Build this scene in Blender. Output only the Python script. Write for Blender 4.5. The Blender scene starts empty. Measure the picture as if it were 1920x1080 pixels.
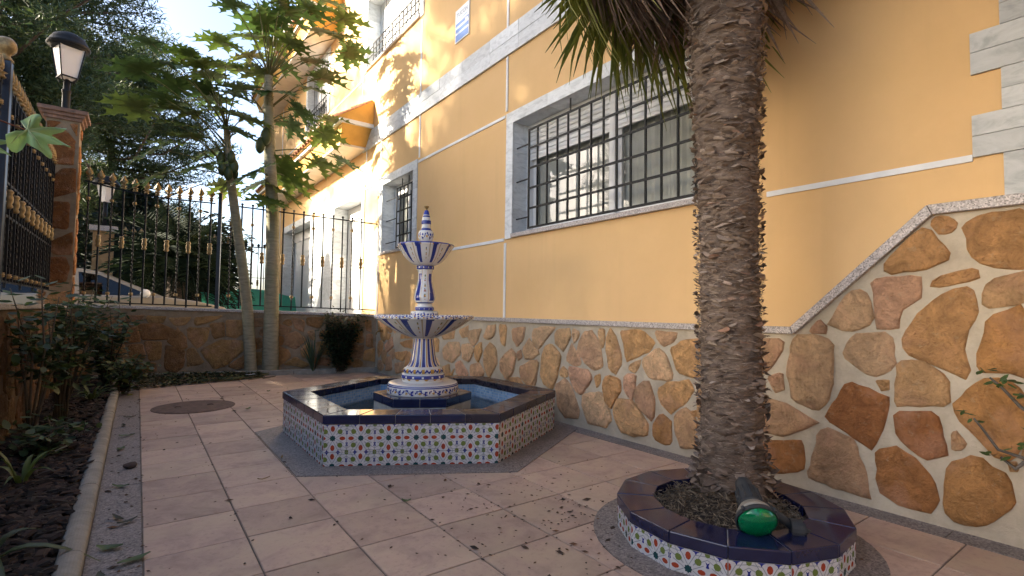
import bpy, bmesh, math, random
from mathutils import Vector, Matrix, noise as mnoise

random.seed(7)
scene = bpy.context.scene
COL = scene.collection
PI = math.pi
R_ = math.radians

# ------------------------------------------------------------------ camera
cam_data = bpy.data.cameras.new("camera")
cam = bpy.data.objects.new("camera", cam_data)
COL.objects.link(cam)
cam_data.sensor_width = 36.0
cam_data.sensor_fit = 'HORIZONTAL'
cam_data.lens = 958.79 / 1920 * 36.0
cam_data.clip_start = 0.05
cam_data.clip_end = 600.0
yaw, pit, rol = R_(36.18733), R_(2.562915), R_(-0.730842)
_f = Vector((math.sin(yaw) * math.cos(pit), math.cos(yaw) * math.cos(pit), math.sin(pit)))
_r = Vector((math.cos(yaw), -math.sin(yaw), 0))
_d = _f.cross(_r)
_r2 = _r * math.cos(rol) + _d * math.sin(rol)
_d2 = _d * math.cos(rol) - _r * math.sin(rol)
m3 = Matrix((_r2, -_d2, -_f)).transposed()
cam.matrix_world = Matrix.Translation((-0.0587, -2.3204, 1.0827)) @ m3.to_4x4()
scene.camera = cam

# ------------------------------------------------------------------ light
SUN_TO = Vector((-1.0, 0.60, 0.47)).normalized()
SUN_EL = math.asin(SUN_TO.z)
SUN_AZ = math.atan2(SUN_TO.x, SUN_TO.y)          # from +Y towards +X
world = bpy.data.worlds.new("World")
scene.world = world
world.use_nodes = True
wn = world.node_tree
sky = wn.nodes.new('ShaderNodeTexSky')
sky.sky_type = 'NISHITA'
sky.sun_disc = False
sky.sun_elevation = SUN_EL
sky.sun_rotation = SUN_AZ
sky.air_density = 0.8
sky.dust_density = 3.0
sky.ozone_density = 1.5
bg = wn.nodes['Background']
bg.inputs['Strength'].default_value = 0.065
wn.links.new(sky.outputs['Color'], bg.inputs['Color'])
sun_d = bpy.data.lights.new("sun", 'SUN')
sun_d.energy = 2.7
sun_d.angle = R_(0.8)
sun_d.color = (1.0, 0.88, 0.70)
sun = bpy.data.objects.new("sun", sun_d)
COL.objects.link(sun)
sun.rotation_euler = (-SUN_TO).to_track_quat('-Z', 'Y').to_euler()
sun.location = (-10, 8, 12)
scene.view_settings.view_transform = 'Standard'
scene.view_settings.look = 'None'
scene.view_settings.gamma = 1.0
scene.view_settings.use_curve_mapping = False
scene.view_settings.exposure = 3.1
scene.render.engine = 'CYCLES'
scene.cycles.use_denoising = True
scene.cycles.max_bounces = 8
scene.cycles.diffuse_bounces = 5
scene.cycles.transparent_max_bounces = 12
scene.cycles.sample_clamp_indirect = 6.0
scene.cycles.caustics_reflective = False
scene.cycles.caustics_refractive = False

# ------------------------------------------------------------------ materials
class NT:
    def __init__(s, name):
        s.m = bpy.data.materials.new(name)
        s.m.use_nodes = True
        s.t = s.m.node_tree
        s.b = s.t.nodes['Principled BSDF']
        s.out = s.t.nodes['Material Output']
    def n(s, typ, **kw):
        nd = s.t.nodes.new(typ)
        for k, v in kw.items():
            if k in nd.inputs.keys():
                nd.inputs[k].default_value = v
            else:
                setattr(nd, k, v)
        return nd
    def l(s, a, b):
        s.t.links.new(a, b)
    def coord(s, which='Object'):
        return s.n('ShaderNodeTexCoord').outputs[which]
    def noise(s, scale, detail=4, rough=.55, vec=None, which='Object', dist=0.0):
        nd = s.n('ShaderNodeTexNoise')
        nd.inputs['Scale'].default_value = scale
        nd.inputs['Detail'].default_value = detail
        nd.inputs['Roughness'].default_value = rough
        nd.inputs['Distortion'].default_value = dist
        s.l(vec if vec else s.coord(which), nd.inputs['Vector'])
        return nd.outputs['Fac']
    def ramp(s, fac, stops):
        nd = s.n('ShaderNodeValToRGB')
        cr = nd.color_ramp
        while len(cr.elements) < len(stops):
            cr.elements.new(0.5)
        for e, (p, c) in zip(cr.elements, stops):
            e.position = p
            e.color = (c[0], c[1], c[2], 1) if not isinstance(c, (int, float)) else (c, c, c, 1)
        s.l(fac, nd.inputs['Fac'])
        return nd.outputs['Color']
    def mix(s, a, b, fac, mode='MIX'):
        nd = s.n('ShaderNodeMix', data_type='RGBA', blend_type=mode)
        for sock, v in ((6, a), (7, b)):
            if isinstance(v, tuple):
                nd.inputs[sock].default_value = (v[0], v[1], v[2], 1)
            else:
                s.l(v, nd.inputs[sock])
        if isinstance(fac, (int, float)):
            nd.inputs[0].default_value = fac
        else:
            s.l(fac, nd.inputs[0])
        return nd.outputs[2]
    def bump(s, h, strength=.3, dist=.01):
        nd = s.n('ShaderNodeBump')
        nd.inputs['Strength'].default_value = strength
        nd.inputs['Distance'].default_value = dist
        s.l(h, nd.inputs['Height'])
        s.l(nd.outputs['Normal'], s.b.inputs['Normal'])
    def base(s, c):
        if isinstance(c, tuple):
            s.b.inputs['Base Color'].default_value = (c[0], c[1], c[2], 1)
        else:
            s.l(c, s.b.inputs['Base Color'])
    def rough(s, r):
        if isinstance(r, (int, float)):
            s.b.inputs['Roughness'].default_value = r
        else:
            s.l(r, s.b.inputs['Roughness'])

def lum(c, k):
    return (min(1, c[0] * k), min(1, c[1] * k), min(1, c[2] * k))

def mottled(name, c, k=.75, scale=6, rough=.8, bump=.2, bscale=40, bdist=.004, which='Object', detail=5, k2=1.2):
    t = NT(name)
    f = t.noise(scale, detail, .6, which=which)
    t.base(t.ramp(f, [(.3, lum(c, k)), (.7, lum(c, k2))]))
    t.rough(rough)
    if bump:
        t.bump(t.noise(bscale, 4, .6, which=which), bump, bdist)
    return t.m

def plain(name, c, rough=.5, metal=0.0):
    t = NT(name)
    t.base(c)
    t.rough(rough)
    t.b.inputs['Metallic'].default_value = metal
    return t.m

M = {}
# painted plaster: fine grain, soft weather mottling and faint vertical streaks
t = NT('plaster')
v = t.coord()
f1 = t.noise(1.1, 6, .62)
f2 = t.noise(260, 2, .5)
mp = t.n('ShaderNodeMapping'); mp.inputs['Scale'].default_value = (5, 5, .35)
t.l(v, mp.inputs['Vector'])
f3 = t.noise(1.6, 4, .6, vec=mp.outputs['Vector'])
c = t.ramp(f1, [(.3, (.70, .455, .205)), (.7, (.75, .49, .235))])
c = t.mix(c, (.60, .395, .185), t.ramp(f3, [(.55, 0.0), (.8, .35)]))
f4 = t.noise(.5, 7, .7)
c = t.mix(c, (.63, .41, .19), t.ramp(f4, [(.5, 0.0), (.72, .5)]))
sx_ = t.n('ShaderNodeSeparateXYZ'); t.l(v, sx_.inputs[0])
mrz = t.n('ShaderNodeMapRange'); mrz.inputs['From Min'].default_value = 1.0; mrz.inputs['From Max'].default_value = 1.35; mrz.inputs['To Min'].default_value = .16; mrz.inputs['To Max'].default_value = 0.0
t.l(sx_.outputs['Z'], mrz.inputs['Value'])
mm = t.n('ShaderNodeMath', operation='MULTIPLY'); t.l(mrz.outputs['Result'], mm.inputs[0]); t.l(t.noise(6, 6, .7), mm.inputs[1])
c = t.mix(c, (.40, .30, .19), mm.outputs[0])
t.base(c); t.rough(.88)
ab = t.n('ShaderNodeMath', operation='ADD'); t.l(f2, ab.inputs[0]); t.l(t.noise(16, 5, .65), ab.inputs[1])
t.bump(ab.outputs[0], .3, .004)
M['plaster'] = t.m
M['white_strip'] = mottled('white_strip', (.74, .755, .77), .9, 8, .7, .1, 120, .001, k2=1.05)

def marble(name, base_c, vein, objtint=True):
    t = NT(name)
    v = t.coord('Object')
    mp = t.n('ShaderNodeMapping'); mp.inputs['Scale'].default_value = (1, 1, 2.4)
    mp.inputs['Rotation'].default_value = (.35, .1, 0)
    oi = t.n('ShaderNodeObjectInfo')
    add = t.n('ShaderNodeVectorMath', operation='ADD')
    sc = t.n('ShaderNodeVectorMath', operation='SCALE'); sc.inputs['Scale'].default_value = 9.0
    t.l(oi.outputs['Random'], sc.inputs[0])
    t.l(v, add.inputs[0]); t.l(sc.outputs[0], add.inputs[1])
    t.l(add.outputs[0], mp.inputs['Vector'])
    f = t.noise(5, 8, .65, vec=mp.outputs['Vector'], dist=1.2)
    g = t.noise(22, 5, .7, vec=mp.outputs['Vector'], dist=.6)
    c = t.ramp(f, [(.32, vein), (.5, base_c), (.72, lum(base_c, 1.15))])
    c = t.mix(c, vein, t.ramp(g, [(.56, 0.0), (.7, .55)]))
    hs = t.n('ShaderNodeHueSaturation')
    mr = t.n('ShaderNodeMapRange'); mr.inputs['To Min'].default_value = .82; mr.inputs['To Max'].default_value = 1.1
    t.l(oi.outputs['Random'], mr.inputs['Value']); t.l(mr.outputs['Result'], hs.inputs['Value'])
    t.l(c, hs.inputs['Color'])
    t.base(hs.outputs['Color']); t.rough(.5)
    t.bump(g, .12, .003)
    return t.m
M['marble'] = marble('marble', (.64, .67, .69), (.45, .48, .50))
M['marble_grey'] = marble('marble_grey', (.46, .475, .475), (.32, .34, .34))

def granite(name, c, scale=170, rough=.45):
    t = NT(name)
    vo = t.n('ShaderNodeTexVoronoi'); vo.inputs['Scale'].default_value = scale
    t.l(t.coord(), vo.inputs['Vector'])
    sp = t.n('ShaderNodeSeparateColor'); t.l(vo.outputs['Color'], sp.inputs['Color'])
    col = t.ramp(sp.outputs[0], [(.0, lum(c, .4)), (.25, lum(c, .8)), (.6, c), (.95, lum(c, 1.45))])
    d = t.noise(3, 5, .6)
    col = t.mix(col, lum(c, .5), t.ramp(d, [(.5, 0.0), (.75, .5)]))
    t.base(col); t.rough(rough)
    return t.m
M['granite'] = granite('granite', (.40, .36, .345), 150, .45)
M['granite_floor'] = granite('granite_floor', (.21, .18, .165), 130, .6)

# natural stone: colour comes from the object's own colour
t = NT('stone')
oi = t.n('ShaderNodeObjectInfo')
v = t.coord()
f = t.noise(9, 8, .68, dist=.8)
g = t.noise(45, 6, .7)
hs = t.n('ShaderNodeHueSaturation')
t.l(oi.outputs['Color'], hs.inputs['Color'])
mr = t.n('ShaderNodeMapRange'); mr.inputs['From Min'].default_value = .25; mr.inputs['From Max'].default_value = .75
mr.inputs['To Min'].default_value = .52; mr.inputs['To Max'].default_value = 1.45
t.l(f, mr.inputs['Value']); t.l(mr.outputs['Result'], hs.inputs['Value'])
c = t.mix(hs.outputs['Color'], (.24, .12, .05), t.ramp(g, [(.54, 0.0), (.72, .6)]))
c = t.mix(c, (.62, .34, .22), t.ramp(t.noise(3.5, 4, .6), [(.52, 0.0), (.72, .5)]))
c = t.mix(c, (.5, .38, .24), t.ramp(t.noise(24, 5, .7), [(.58, 0.0), (.75, .55)]))
t.base(c); t.rough(.85)
t.b.inputs['Specular IOR Level'].default_value = .25
mx = t.n('ShaderNodeMath', operation='ADD'); t.l(f, mx.inputs[0]); t.l(g, mx.inputs[1])
t.bump(mx.outputs[0], 1.0, .028)
M['stone'] = t.m
t = NT('mortar')
f = t.noise(7, 6, .65)
c = t.ramp(f, [(.3, (.40, .335, .245)), (.7, (.54, .465, .35))])
t.base(c); t.rough(.92); t.bump(t.noise(28, 6, .7), .6, .012)
M['mortar'] = t.m
t = NT('mortar_brown')
c = t.ramp(t.noise(7, 6, .65), [(.3, (.20, .14, .085)), (.7, (.33, .245, .16))])
t.base(c); t.rough(.92); t.bump(t.noise(28, 6, .7), .6, .012)
M['mortar_brown'] = t.m

# floor tile with per-tile tint and stains
t = NT('floor_tile')
oi = t.n('ShaderNodeObjectInfo')
v = t.coord()
add = t.n('ShaderNodeVectorMath', operation='ADD')
sc = t.n('ShaderNodeVectorMath', operation='SCALE'); sc.inputs['Scale'].default_value = 17.0
t.l(oi.outputs['Random'], sc.inputs[0]); t.l(v, add.inputs[0]); t.l(sc.outputs[0], add.inputs[1])
f = t.noise(5, 8, .66, vec=add.outputs[0], dist=.6)
g = t.noise(38, 5, .7, vec=add.outputs[0])
c = t.ramp(f, [(.28, (.31, .215, .17)), (.5, (.46, .325, .255)), (.74, (.52, .385, .27))])
c = t.mix(c, (.24, .165, .135), t.ramp(g, [(.54, 0.0), (.72, .65)]))
c = t.mix(c, (.49, .38, .265), t.ramp(t.noise(2.3, 4, .6, vec=add.outputs[0]), [(.5, 0.0), (.68, .6)]))
c = t.mix(c, (.19, .145, .125), t.ramp(t.noise(1.3, 5, .6, vec=add.outputs[0]), [(.55, 0.0), (.8, .4)]))
hs = t.n('ShaderNodeHueSaturation')
mr = t.n('ShaderNodeMapRange'); mr.inputs['To Min'].default_value = .82; mr.inputs['To Max'].default_value = 1.1
t.l(oi.outputs['Random'], mr.inputs['Value']); t.l(mr.outputs['Result'], hs.inputs['Value']); t.l(c, hs.inputs['Color'])
t.base(hs.outputs['Color'])
t.rough(t.ramp(f, [(.3, .62), (.7, .5)]))
t.bump(g, .22, .003)
M['floor_tile'] = t.m
M['grout'] = mottled('grout', (.17, .14, .11), .6, 12, .95, .4, 60, .004)
M['grout_light'] = mottled('grout_light', (.42, .39, .34), .7, 12, .9, .2, 60, .003)
M['concrete'] = mottled('concrete', (.29, .265, .22), .7, 9, .9, .5, 55, .006)
M['asphalt'] = mottled('asphalt', (.19, .18, .165), .7, 4, .95, .4, 60, .006)
M['soil'] = mottled('soil', (.035, .024, .016), .5, 14, .98, .8, 40, .02)
M['rust'] = mottled('rust', (.12, .075, .06), .5, 18, .8, .5, 70, .004)
def objcolor(name, rough=.8, var=.35, scale=20, bump=.3, bscale=60, transl=0.0, spec=None):
    t = NT(name)
    oi = t.n('ShaderNodeObjectInfo')
    f = t.noise(scale, 5, .6)
    hs = t.n('ShaderNodeHueSaturation')
    mr = t.n('ShaderNodeMapRange'); mr.inputs['From Min'].default_value = .25; mr.inputs['From Max'].default_value = .75
    mr.inputs['To Min'].default_value = 1 - var; mr.inputs['To Max'].default_value = 1 + var
    t.l(f, mr.inputs['Value']); t.l(mr.outputs['Result'], hs.inputs['Value']); t.l(oi.outputs['Color'], hs.inputs['Color'])
    t.base(hs.outputs['Color']); t.rough(rough)
    if spec is not None: t.b.inputs['Specular IOR Level'].default_value = spec
    if bump: t.bump(t.noise(bscale, 4, .6), bump, .003)
    if transl:
        tr = t.n('ShaderNodeBsdfTranslucent')
        hs2 = t.n('ShaderNodeHueSaturation'); hs2.inputs['Value'].default_value = 1.6; hs2.inputs['Saturation'].default_value = 1.1
        t.l(hs.outputs['Color'], hs2.inputs['Color']); t.l(hs2.outputs['Color'], tr.inputs['Color'])
        ms = t.n('ShaderNodeMixShader'); ms.inputs[0].default_value = transl
        t.l(t.b.outputs[0], ms.inputs[1]); t.l(tr.outputs[0], ms.inputs[2]); t.l(ms.outputs[0], t.out.inputs['Surface'])
    return t.m
M['leaf'] = objcolor('leaf', .5, .3, 9, .25, 40, .22)
M['bark_obj'] = objcolor('bark_obj', .9, .4, 16, .7, 45)
M['dry'] = objcolor('dry', .85, .45, 26, .3, 70, .15)
M['chip'] = objcolor('chip', .95, .6, 5, .3, 70)
M['iron'] = mottled('iron', (.010, .011, .013), .6, 30, .55, .15, 90, .001); M['iron'].node_tree.nodes['Principled BSDF'].inputs['Specular IOR Level'].default_value = .25
M['iron_blue'] = mottled('iron_blue', (.012, .016, .03), .6, 30, .3, .15, 90, .001)
t = NT('gold'); t.base(t.ramp(t.noise(40, 4, .6), [(.3, (.18, .115, .045)), (.7, (.36, .25, .105))])); t.rough(.42); t.b.inputs['Metallic'].default_value = .3
M['gold'] = t.m
t = NT('navy_tile')
f = t.noise(9, 6, .65)
t.base(t.ramp(f, [(.3, (.007, .009, .036)), (.7, (.013, .017, .062))]))
t.rough(t.ramp(t.noise(6, 5, .6), [(.35, .06), (.7, .2)]))
t.b.inputs['IOR'].default_value = 1.55
t.bump(t.noise(7, 2, .5), .06, .01)
M['navy_tile'] = t.m
t = NT('navy_worn')
f = t.noise(11, 6, .7)
t.base(t.ramp(f, [(.3, (.012, .010, .022)), (.7, (.034, .026, .036))]))
t.rough(t.ramp(t.noise(6, 5, .6), [(.35, .2), (.7, .42)]))
M['navy_worn'] = t.m
def glaze(name, c, rough=.22):
    t = NT(name)
    t.base(t.ramp(t.noise(25, 4, .6), [(.3, lum(c, .85)), (.7, lum(c, 1.08))]))
    t.rough(rough)
    return t.m
M['tile_white'] = glaze('tile_white', (.60, .60, .60))
M['tile_red'] = glaze('tile_red', (.34, .05, .02))
M['tile_green'] = glaze('tile_green', (.15, .20, .045))
M['tile_teal'] = glaze('tile_teal', (.012, .06, .065))
M['tile_blue'] = glaze('tile_blue', (.02, .03, .22))
M['tile_line'] = glaze('tile_line', (.30, .32, .34))
# painted ceramic: glaze colour stored on faces
t = NT('painted_ceramic')
at = t.n('ShaderNodeAttribute', attribute_name='glaze')
f = t.noise(14, 5, .65)
c = t.mix(at.outputs['Color'], (.34, .30, .24), t.ramp(f, [(.56, 0.0), (.8, .35)]))
t.base(c); t.rough(.2)
t.bump(t.noise(12, 3, .5), .06, .01)
M['ceramic'] = t.m
# small blue pool mosaic
t = NT('mosaic')
uv = t.coord('UV')
br = t.n('ShaderNodeTexBrick'); br.offset = 0.0
br.inputs['Scale'].default_value = 1.0
br.inputs['Brick Width'].default_value = .026; br.inputs['Row Height'].default_value = .026
br.inputs['Mortar Size'].default_value = .0018
br.inputs['Color1'].default_value = (.14, .33, .62, 1); br.inputs['Color2'].default_value = (.34, .54, .78, 1)
br.inputs['Mortar'].default_value = (.5, .55, .58, 1)
t.l(uv, br.inputs['Vector'])
t.base(br.outputs['Color']); t.rough(.25)
t.bump(br.outputs['Fac'], -.3, .002)
M['mosaic'] = t.m
# water
t = NT('water')
t.base((.86, .94, .98)); t.rough(.02)
t.b.inputs['Transmission Weight'].default_value = 1.0; t.b.inputs['IOR'].default_value = 1.33
t.bump(t.noise(7, 4, .6), .35, .012)
M['water'] = t.m
def clear_glass(name, tint, refl=1.0):
    t = NT(name)
    tr = t.n('ShaderNodeBsdfTransparent'); tr.inputs['Color'].default_value = (*tint, 1)
    gl = t.n('ShaderNodeBsdfGlossy'); gl.inputs['Roughness'].default_value = .02
    fr = t.n('ShaderNodeFresnel'); fr.inputs['IOR'].default_value = 1.6
    ms = t.n('ShaderNodeMixShader')
    t.l(fr.outputs[0], ms.inputs[0]); t.l(tr.outputs[0], ms.inputs[1]); t.l(gl.outputs[0], ms.inputs[2])
    t.l(ms.outputs[0], t.out.inputs['Surface'])
    return t.m
M['glass'] = clear_glass('glass', (.9, .92, .91))
M['glass_dark'] = clear_glass('glass_dark', (.16, .18, .18))
M['alu'] = plain('alu', (.72, .73, .74), .35)
M['shutter'] = mottled('shutter', (.80, .81, .82), .95, 5, .5, 0, k2=1.03)
M['curtain'] = mottled('curtain', (.84, .83, .80), .85, 4, .9, 0, k2=1.08)
M['dark_room'] = plain('dark_room', (.05, .045, .04), .9)
M['white_panel'] = mottled('white_panel', (.74, .73, .71), .95, 3, .55, 0, k2=1.03)
M['soffit'] = mottled('soffit', (.66, .61, .53), .92, 3, .85, .1, 90, .002)
M['canopy_yellow'] = mottled('canopy_yellow', (.62, .35, .085), .9, 3, .85, .15, 140, .002)
M['terracotta'] = objcolor('terracotta', .85, .45, 14, .4, 50)
M['sign_white'] = plain('sign_white', (.74, .77, .8), .35)
M['sign_blue'] = plain('sign_blue', (.07, .19, .52), .35)
M['sign_pale'] = plain('sign_pale', (.36, .50, .74), .35)
M['sign_grey'] = plain('sign_grey', (.26, .31, .40), .35)
M['brass'] = plain('brass', (.22, .15, .06), .4, .8)
M['black_plastic'] = mottled('black_plastic', (.030, .034, .037), .6, 20, .7, .15, 90, .001)
t = NT('green_lens')
t.base((.0, .31, .11)); t.rough(.08); t.b.inputs['IOR'].default_value = 1.52
t.b.inputs['Transmission Weight'].default_value = .55
M['green_lens'] = t.m
M['reflector'] = plain('reflector', (.75, .75, .75), .12, 1.0)
t = NT('opal')
t.base((.86, .84, .83)); t.rough(.3)
tr = t.n('ShaderNodeBsdfTranslucent'); tr.inputs['Color'].default_value = (.85, .8, .77, 1)
ms = t.n('ShaderNodeMixShader'); ms.inputs[0].default_value = .4
t.l(t.b.outputs[0], ms.inputs[1]); t.l(tr.outputs[0], ms.inputs[2]); t.l(ms.outputs[0], t.out.inputs['Surface'])
M['opal'] = t.m
M['car_paint'] = plain('car_paint', (.30, .26, .20), .3, .3)
M['rubber'] = plain('rubber', (.02, .02, .02), .8)
M['netting'] = objcolor('netting', .7, .3, 4, .2, 60, .5)
M['paper'] = plain('paper', (.72, .74, .78), .7)

# ------------------------------------------------------------------ mesh helpers
class Frame:
    """local (a, b, c) -> world: a along the wall, b up, c out of the wall"""
    def __init__(s, o, u, v, n):
        s.o, s.u, s.v, s.n = Vector(o), Vector(u).normalized(), Vector(v).normalized(), Vector(n).normalized()
    def __call__(s, a, b, c=0.0):
        return s.o + s.u * a + s.v * b + s.n * c
IDF = Frame((0, 0, 0), (1, 0, 0), (0, 1, 0), (0, 0, 1))

class MB:
    def __init__(s):
        s.v, s.f, s.mi, s.uv, s.col = [], [], [], {}, {}
    def vert(s, p):
        s.v.append(tuple(p)); return len(s.v) - 1
    def face(s, idx, mi=0, uv=None, col=None):
        s.f.append(tuple(idx)); s.mi.append(mi)
        if uv: s.uv[len(s.f) - 1] = uv
        if col: s.col[len(s.f) - 1] = col
    def quad(s, a, b, c, d, mi=0, uv=None, col=None):
        i = [s.vert(p) for p in (a, b, c, d)]
        s.face(i, mi, uv, col)
    def tri(s, a, b, c, mi=0):
        s.face([s.vert(p) for p in (a, b, c)], mi)
    def box(s, lo, hi, mi=0, fr=IDF):
        x0, y0, z0 = lo; x1, y1, z1 = hi
        p = [fr(*q) for q in ((x0, y0, z0), (x1, y0, z0), (x1, y1, z0), (x0, y1, z0), (x0, y0, z1), (x1, y0, z1), (x1, y1, z1), (x0, y1, z1))]
        k = [s.vert(q) for q in p]
        for f in ((0, 3, 2, 1), (4, 5, 6, 7), (0, 1, 5, 4), (1, 2, 6, 5), (2, 3, 7, 6), (3, 0, 4, 7)):
            s.face([k[i] for i in f], mi)
    def prism(s, poly, c0, c1, mi=0, fr=IDF, cap0=True):
        """polygon in (a,b), from depth c0 to c1"""
        n = len(poly)
        A = [s.vert(fr(a, b, c0)) for a, b in poly]
        B = [s.vert(fr(a, b, c1)) for a, b in poly]
        if cap0: s.face(A[::-1], mi)
        s.face(B, mi)
        for i in range(n):
            j = (i + 1) % n
            s.face((A[i], A[j], B[j], B[i]), mi)
    def bar(s, p, q, w, h=None, mi=0):
        p, q = Vector(p), Vector(q)
        h = h or w
        d = (q - p).normalized()
        up = Vector((0, 0, 1)) if abs(d.z) < .9 else Vector((0, 1, 0))
        x = d.cross(up).normalized(); y = x.cross(d).normalized()
        k = []
        for c in (p, q):
            for sx, sy in ((-1, -1), (1, -1), (1, 1), (-1, 1)):
                k.append(s.vert(c + x * sx * w / 2 + y * sy * h / 2))
        for f in ((3, 2, 1, 0), (4, 5, 6, 7), (0, 1, 5, 4), (1, 2, 6, 5), (2, 3, 7, 6), (3, 0, 4, 7)):
            s.face([k[i] for i in f], mi)
    def tube(s, pts, rad, seg=8, mi=0, cap=True):
        pts = [Vector(p) for p in pts]
        if isinstance(rad, (int, float)): rad = [rad] * len(pts)
        rings = []
        x = None
        for i, p in enumerate(pts):
            d = (pts[min(i + 1, len(pts) - 1)] - pts[max(i - 1, 0)]).normalized()
            if x is None:
                x = d.cross(Vector((0, 0, 1)) if abs(d.z) < .9 else Vector((1, 0, 0))).normalized()
            else:
                x = (x - d * x.dot(d)).normalized()
            y = d.cross(x)
            rings.append([s.vert(p + (x * math.cos(2 * PI * k / seg) + y * math.sin(2 * PI * k / seg)) * rad[i]) for k in range(seg)])
        for a, b in zip(rings, rings[1:]):
            for k in range(seg):
                j = (k + 1) % seg
                s.face((a[k], a[j], b[j], b[k]), mi)
        if cap:
            s.face(rings[0][::-1], mi); s.face(rings[-1], mi)
    def lathe(s, prof, seg=32, c=(0, 0, 0), mi=0, paint=None, rmod=None, M4=None):
        c = Vector(c)
        rings = []
        for i, (r, z) in enumerate(prof):
            ring = []
            for k in range(seg):
                th = 2 * PI * k / seg
                rr = r * (rmod(th, i, z) if rmod else 1)
                p = Vector((rr * math.cos(th), rr * math.sin(th), z))
                if M4: p = M4 @ p
                ring.append(s.vert(c + p))
            rings.append(ring)
        for i in range(len(rings) - 1):
            a, b = rings[i], rings[i + 1]
            for k in range(seg):
                j = (k + 1) % seg
                col = None
                if paint:
                    col = paint(2 * PI * (k + .5) / seg, (prof[i][1] + prof[i + 1][1]) / 2, i)
                s.face((a[k], a[j], b[j], b[k]), mi, None, col)
        if prof[0][0] > 1e-5: s.face(rings[0][::-1], mi, None, paint(0, prof[0][1], 0) if paint else None)
        if prof[-1][0] > 1e-5: s.face(rings[-1], mi, None, paint(0, prof[-1][1], len(prof) - 2) if paint else None)
    def mesh(s, name, mats, smooth=False):
        me = bpy.data.meshes.new(name)
        me.from_pydata(s.v, [], s.f)
        for m in (mats if isinstance(mats, (list, tuple)) else [mats]):
            me.materials.append(m)
        if any(s.mi): me.polygons.foreach_set('material_index', s.mi)
        if smooth: me.polygons.foreach_set('use_smooth', [True] * len(s.f))
        if s.uv:
            ul = me.uv_layers.new(name='UVMap')
            for fi, uvs in s.uv.items():
                p = me.polygons[fi]
                for li, q in zip(p.loop_indices, uvs): ul.data[li].uv = q
        if s.col:
            at = me.color_attributes.new('glaze', 'FLOAT_COLOR', 'CORNER')
            for fi, cc in s.col.items():
                for li in me.polygons[fi].loop_indices: at.data[li].color = (*cc, 1)
        me.update()
        return me
    def build(s, name, mats, parent=None, smooth=False, color=None, **tags):
        return link(name, s.mesh(name, mats, smooth), parent, color=color, **tags)

WM = {}
I4 = Matrix.Identity(4)
def link(name, data, parent=None, wm=None, color=None, **tags):
    """wm = where the object stands in the world"""
    o = bpy.data.objects.new(name, data)
    COL.objects.link(o)
    wm = wm or I4
    if parent is not None:
        o.parent = parent
        o.matrix_parent_inverse = WM[parent.name].inverted()
    o.matrix_basis = wm
    WM[o.name] = wm.copy()
    if color: o.color = (*color, 1)
    for k, vv in tags.items(): o[k] = vv
    return o

def thing(name, label, cat, loc=(0, 0, 0), group=None, rz=0.0):
    o = bpy.data.objects.new(name, None)
    COL.objects.link(o)
    o.empty_display_size = .1
    o.location = loc
    o.rotation_euler.z = rz
    WM[o.name] = Matrix.Translation(loc) @ Matrix.Rotation(rz, 4, 'Z')
    o['label'] = label; o['category'] = cat
    if group: o['group'] = group
    return o

def tag(o, label=None, cat=None, group=None, kind=None):
    if label: o['label'] = label
    if cat: o['category'] = cat
    if group: o['group'] = group
    if kind: o['kind'] = kind
    return o

def bevel_smooth(o, w=.004, seg=2):
    md = o.modifiers.new('bevel', 'BEVEL'); md.width = w; md.segments = seg; md.limit_method = 'ANGLE'
    return o

def clip_poly(poly, nx, ny, d):
    """keep the side nx*x+ny*y<=d"""
    out = []
    n = len(poly)
    for i in range(n):
        p, q = poly[i], poly[(i + 1) % n]
        a, b = nx * p[0] + ny * p[1] - d, nx * q[0] + ny * q[1] - d
        if a <= 0: out.append(p)
        if (a < 0 < b) or (b < 0 < a):
            t = a / (a - b); out.append((p[0] + (q[0] - p[0]) * t, p[1] + (q[1] - p[1]) * t))
    return out

def clip_rect(poly, x0, x1, y0, y1):
    for a in ((-1, 0, -x0), (1, 0, x1), (0, -1, -y0), (0, 1, y1)):
        if len(poly) < 3: return []
        poly = clip_poly(poly, *a)
    return poly

def area(poly):
    return .5 * sum(poly[i][0] * poly[(i + 1) % len(poly)][1] - poly[(i + 1) % len(poly)][0] * poly[i][1] for i in range(len(poly)))

def centroid(poly):
    return (sum(p[0] for p in poly) / len(poly), sum(p[1] for p in poly) / len(poly))

def resample(poly, n, jit, rnd):
    """even points along a closed outline with slightly rounded corners and a ragged edge"""
    L = [math.dist(poly[i], poly[(i + 1) % len(poly)]) for i in range(len(poly))]
    tot = sum(L); out = []
    for k in range(n):
        d = tot * (k + .5) / n
        i = 0
        while d > L[i]: d -= L[i]; i = (i + 1) % len(poly)
        p, q = poly[i], poly[(i + 1) % len(poly)]
        t = d / max(L[i], 1e-9)
        out.append((p[0] + (q[0] - p[0]) * t + rnd.uniform(-jit, jit), p[1] + (q[1] - p[1]) * t + rnd.uniform(-jit, jit)))
    return out

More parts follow.
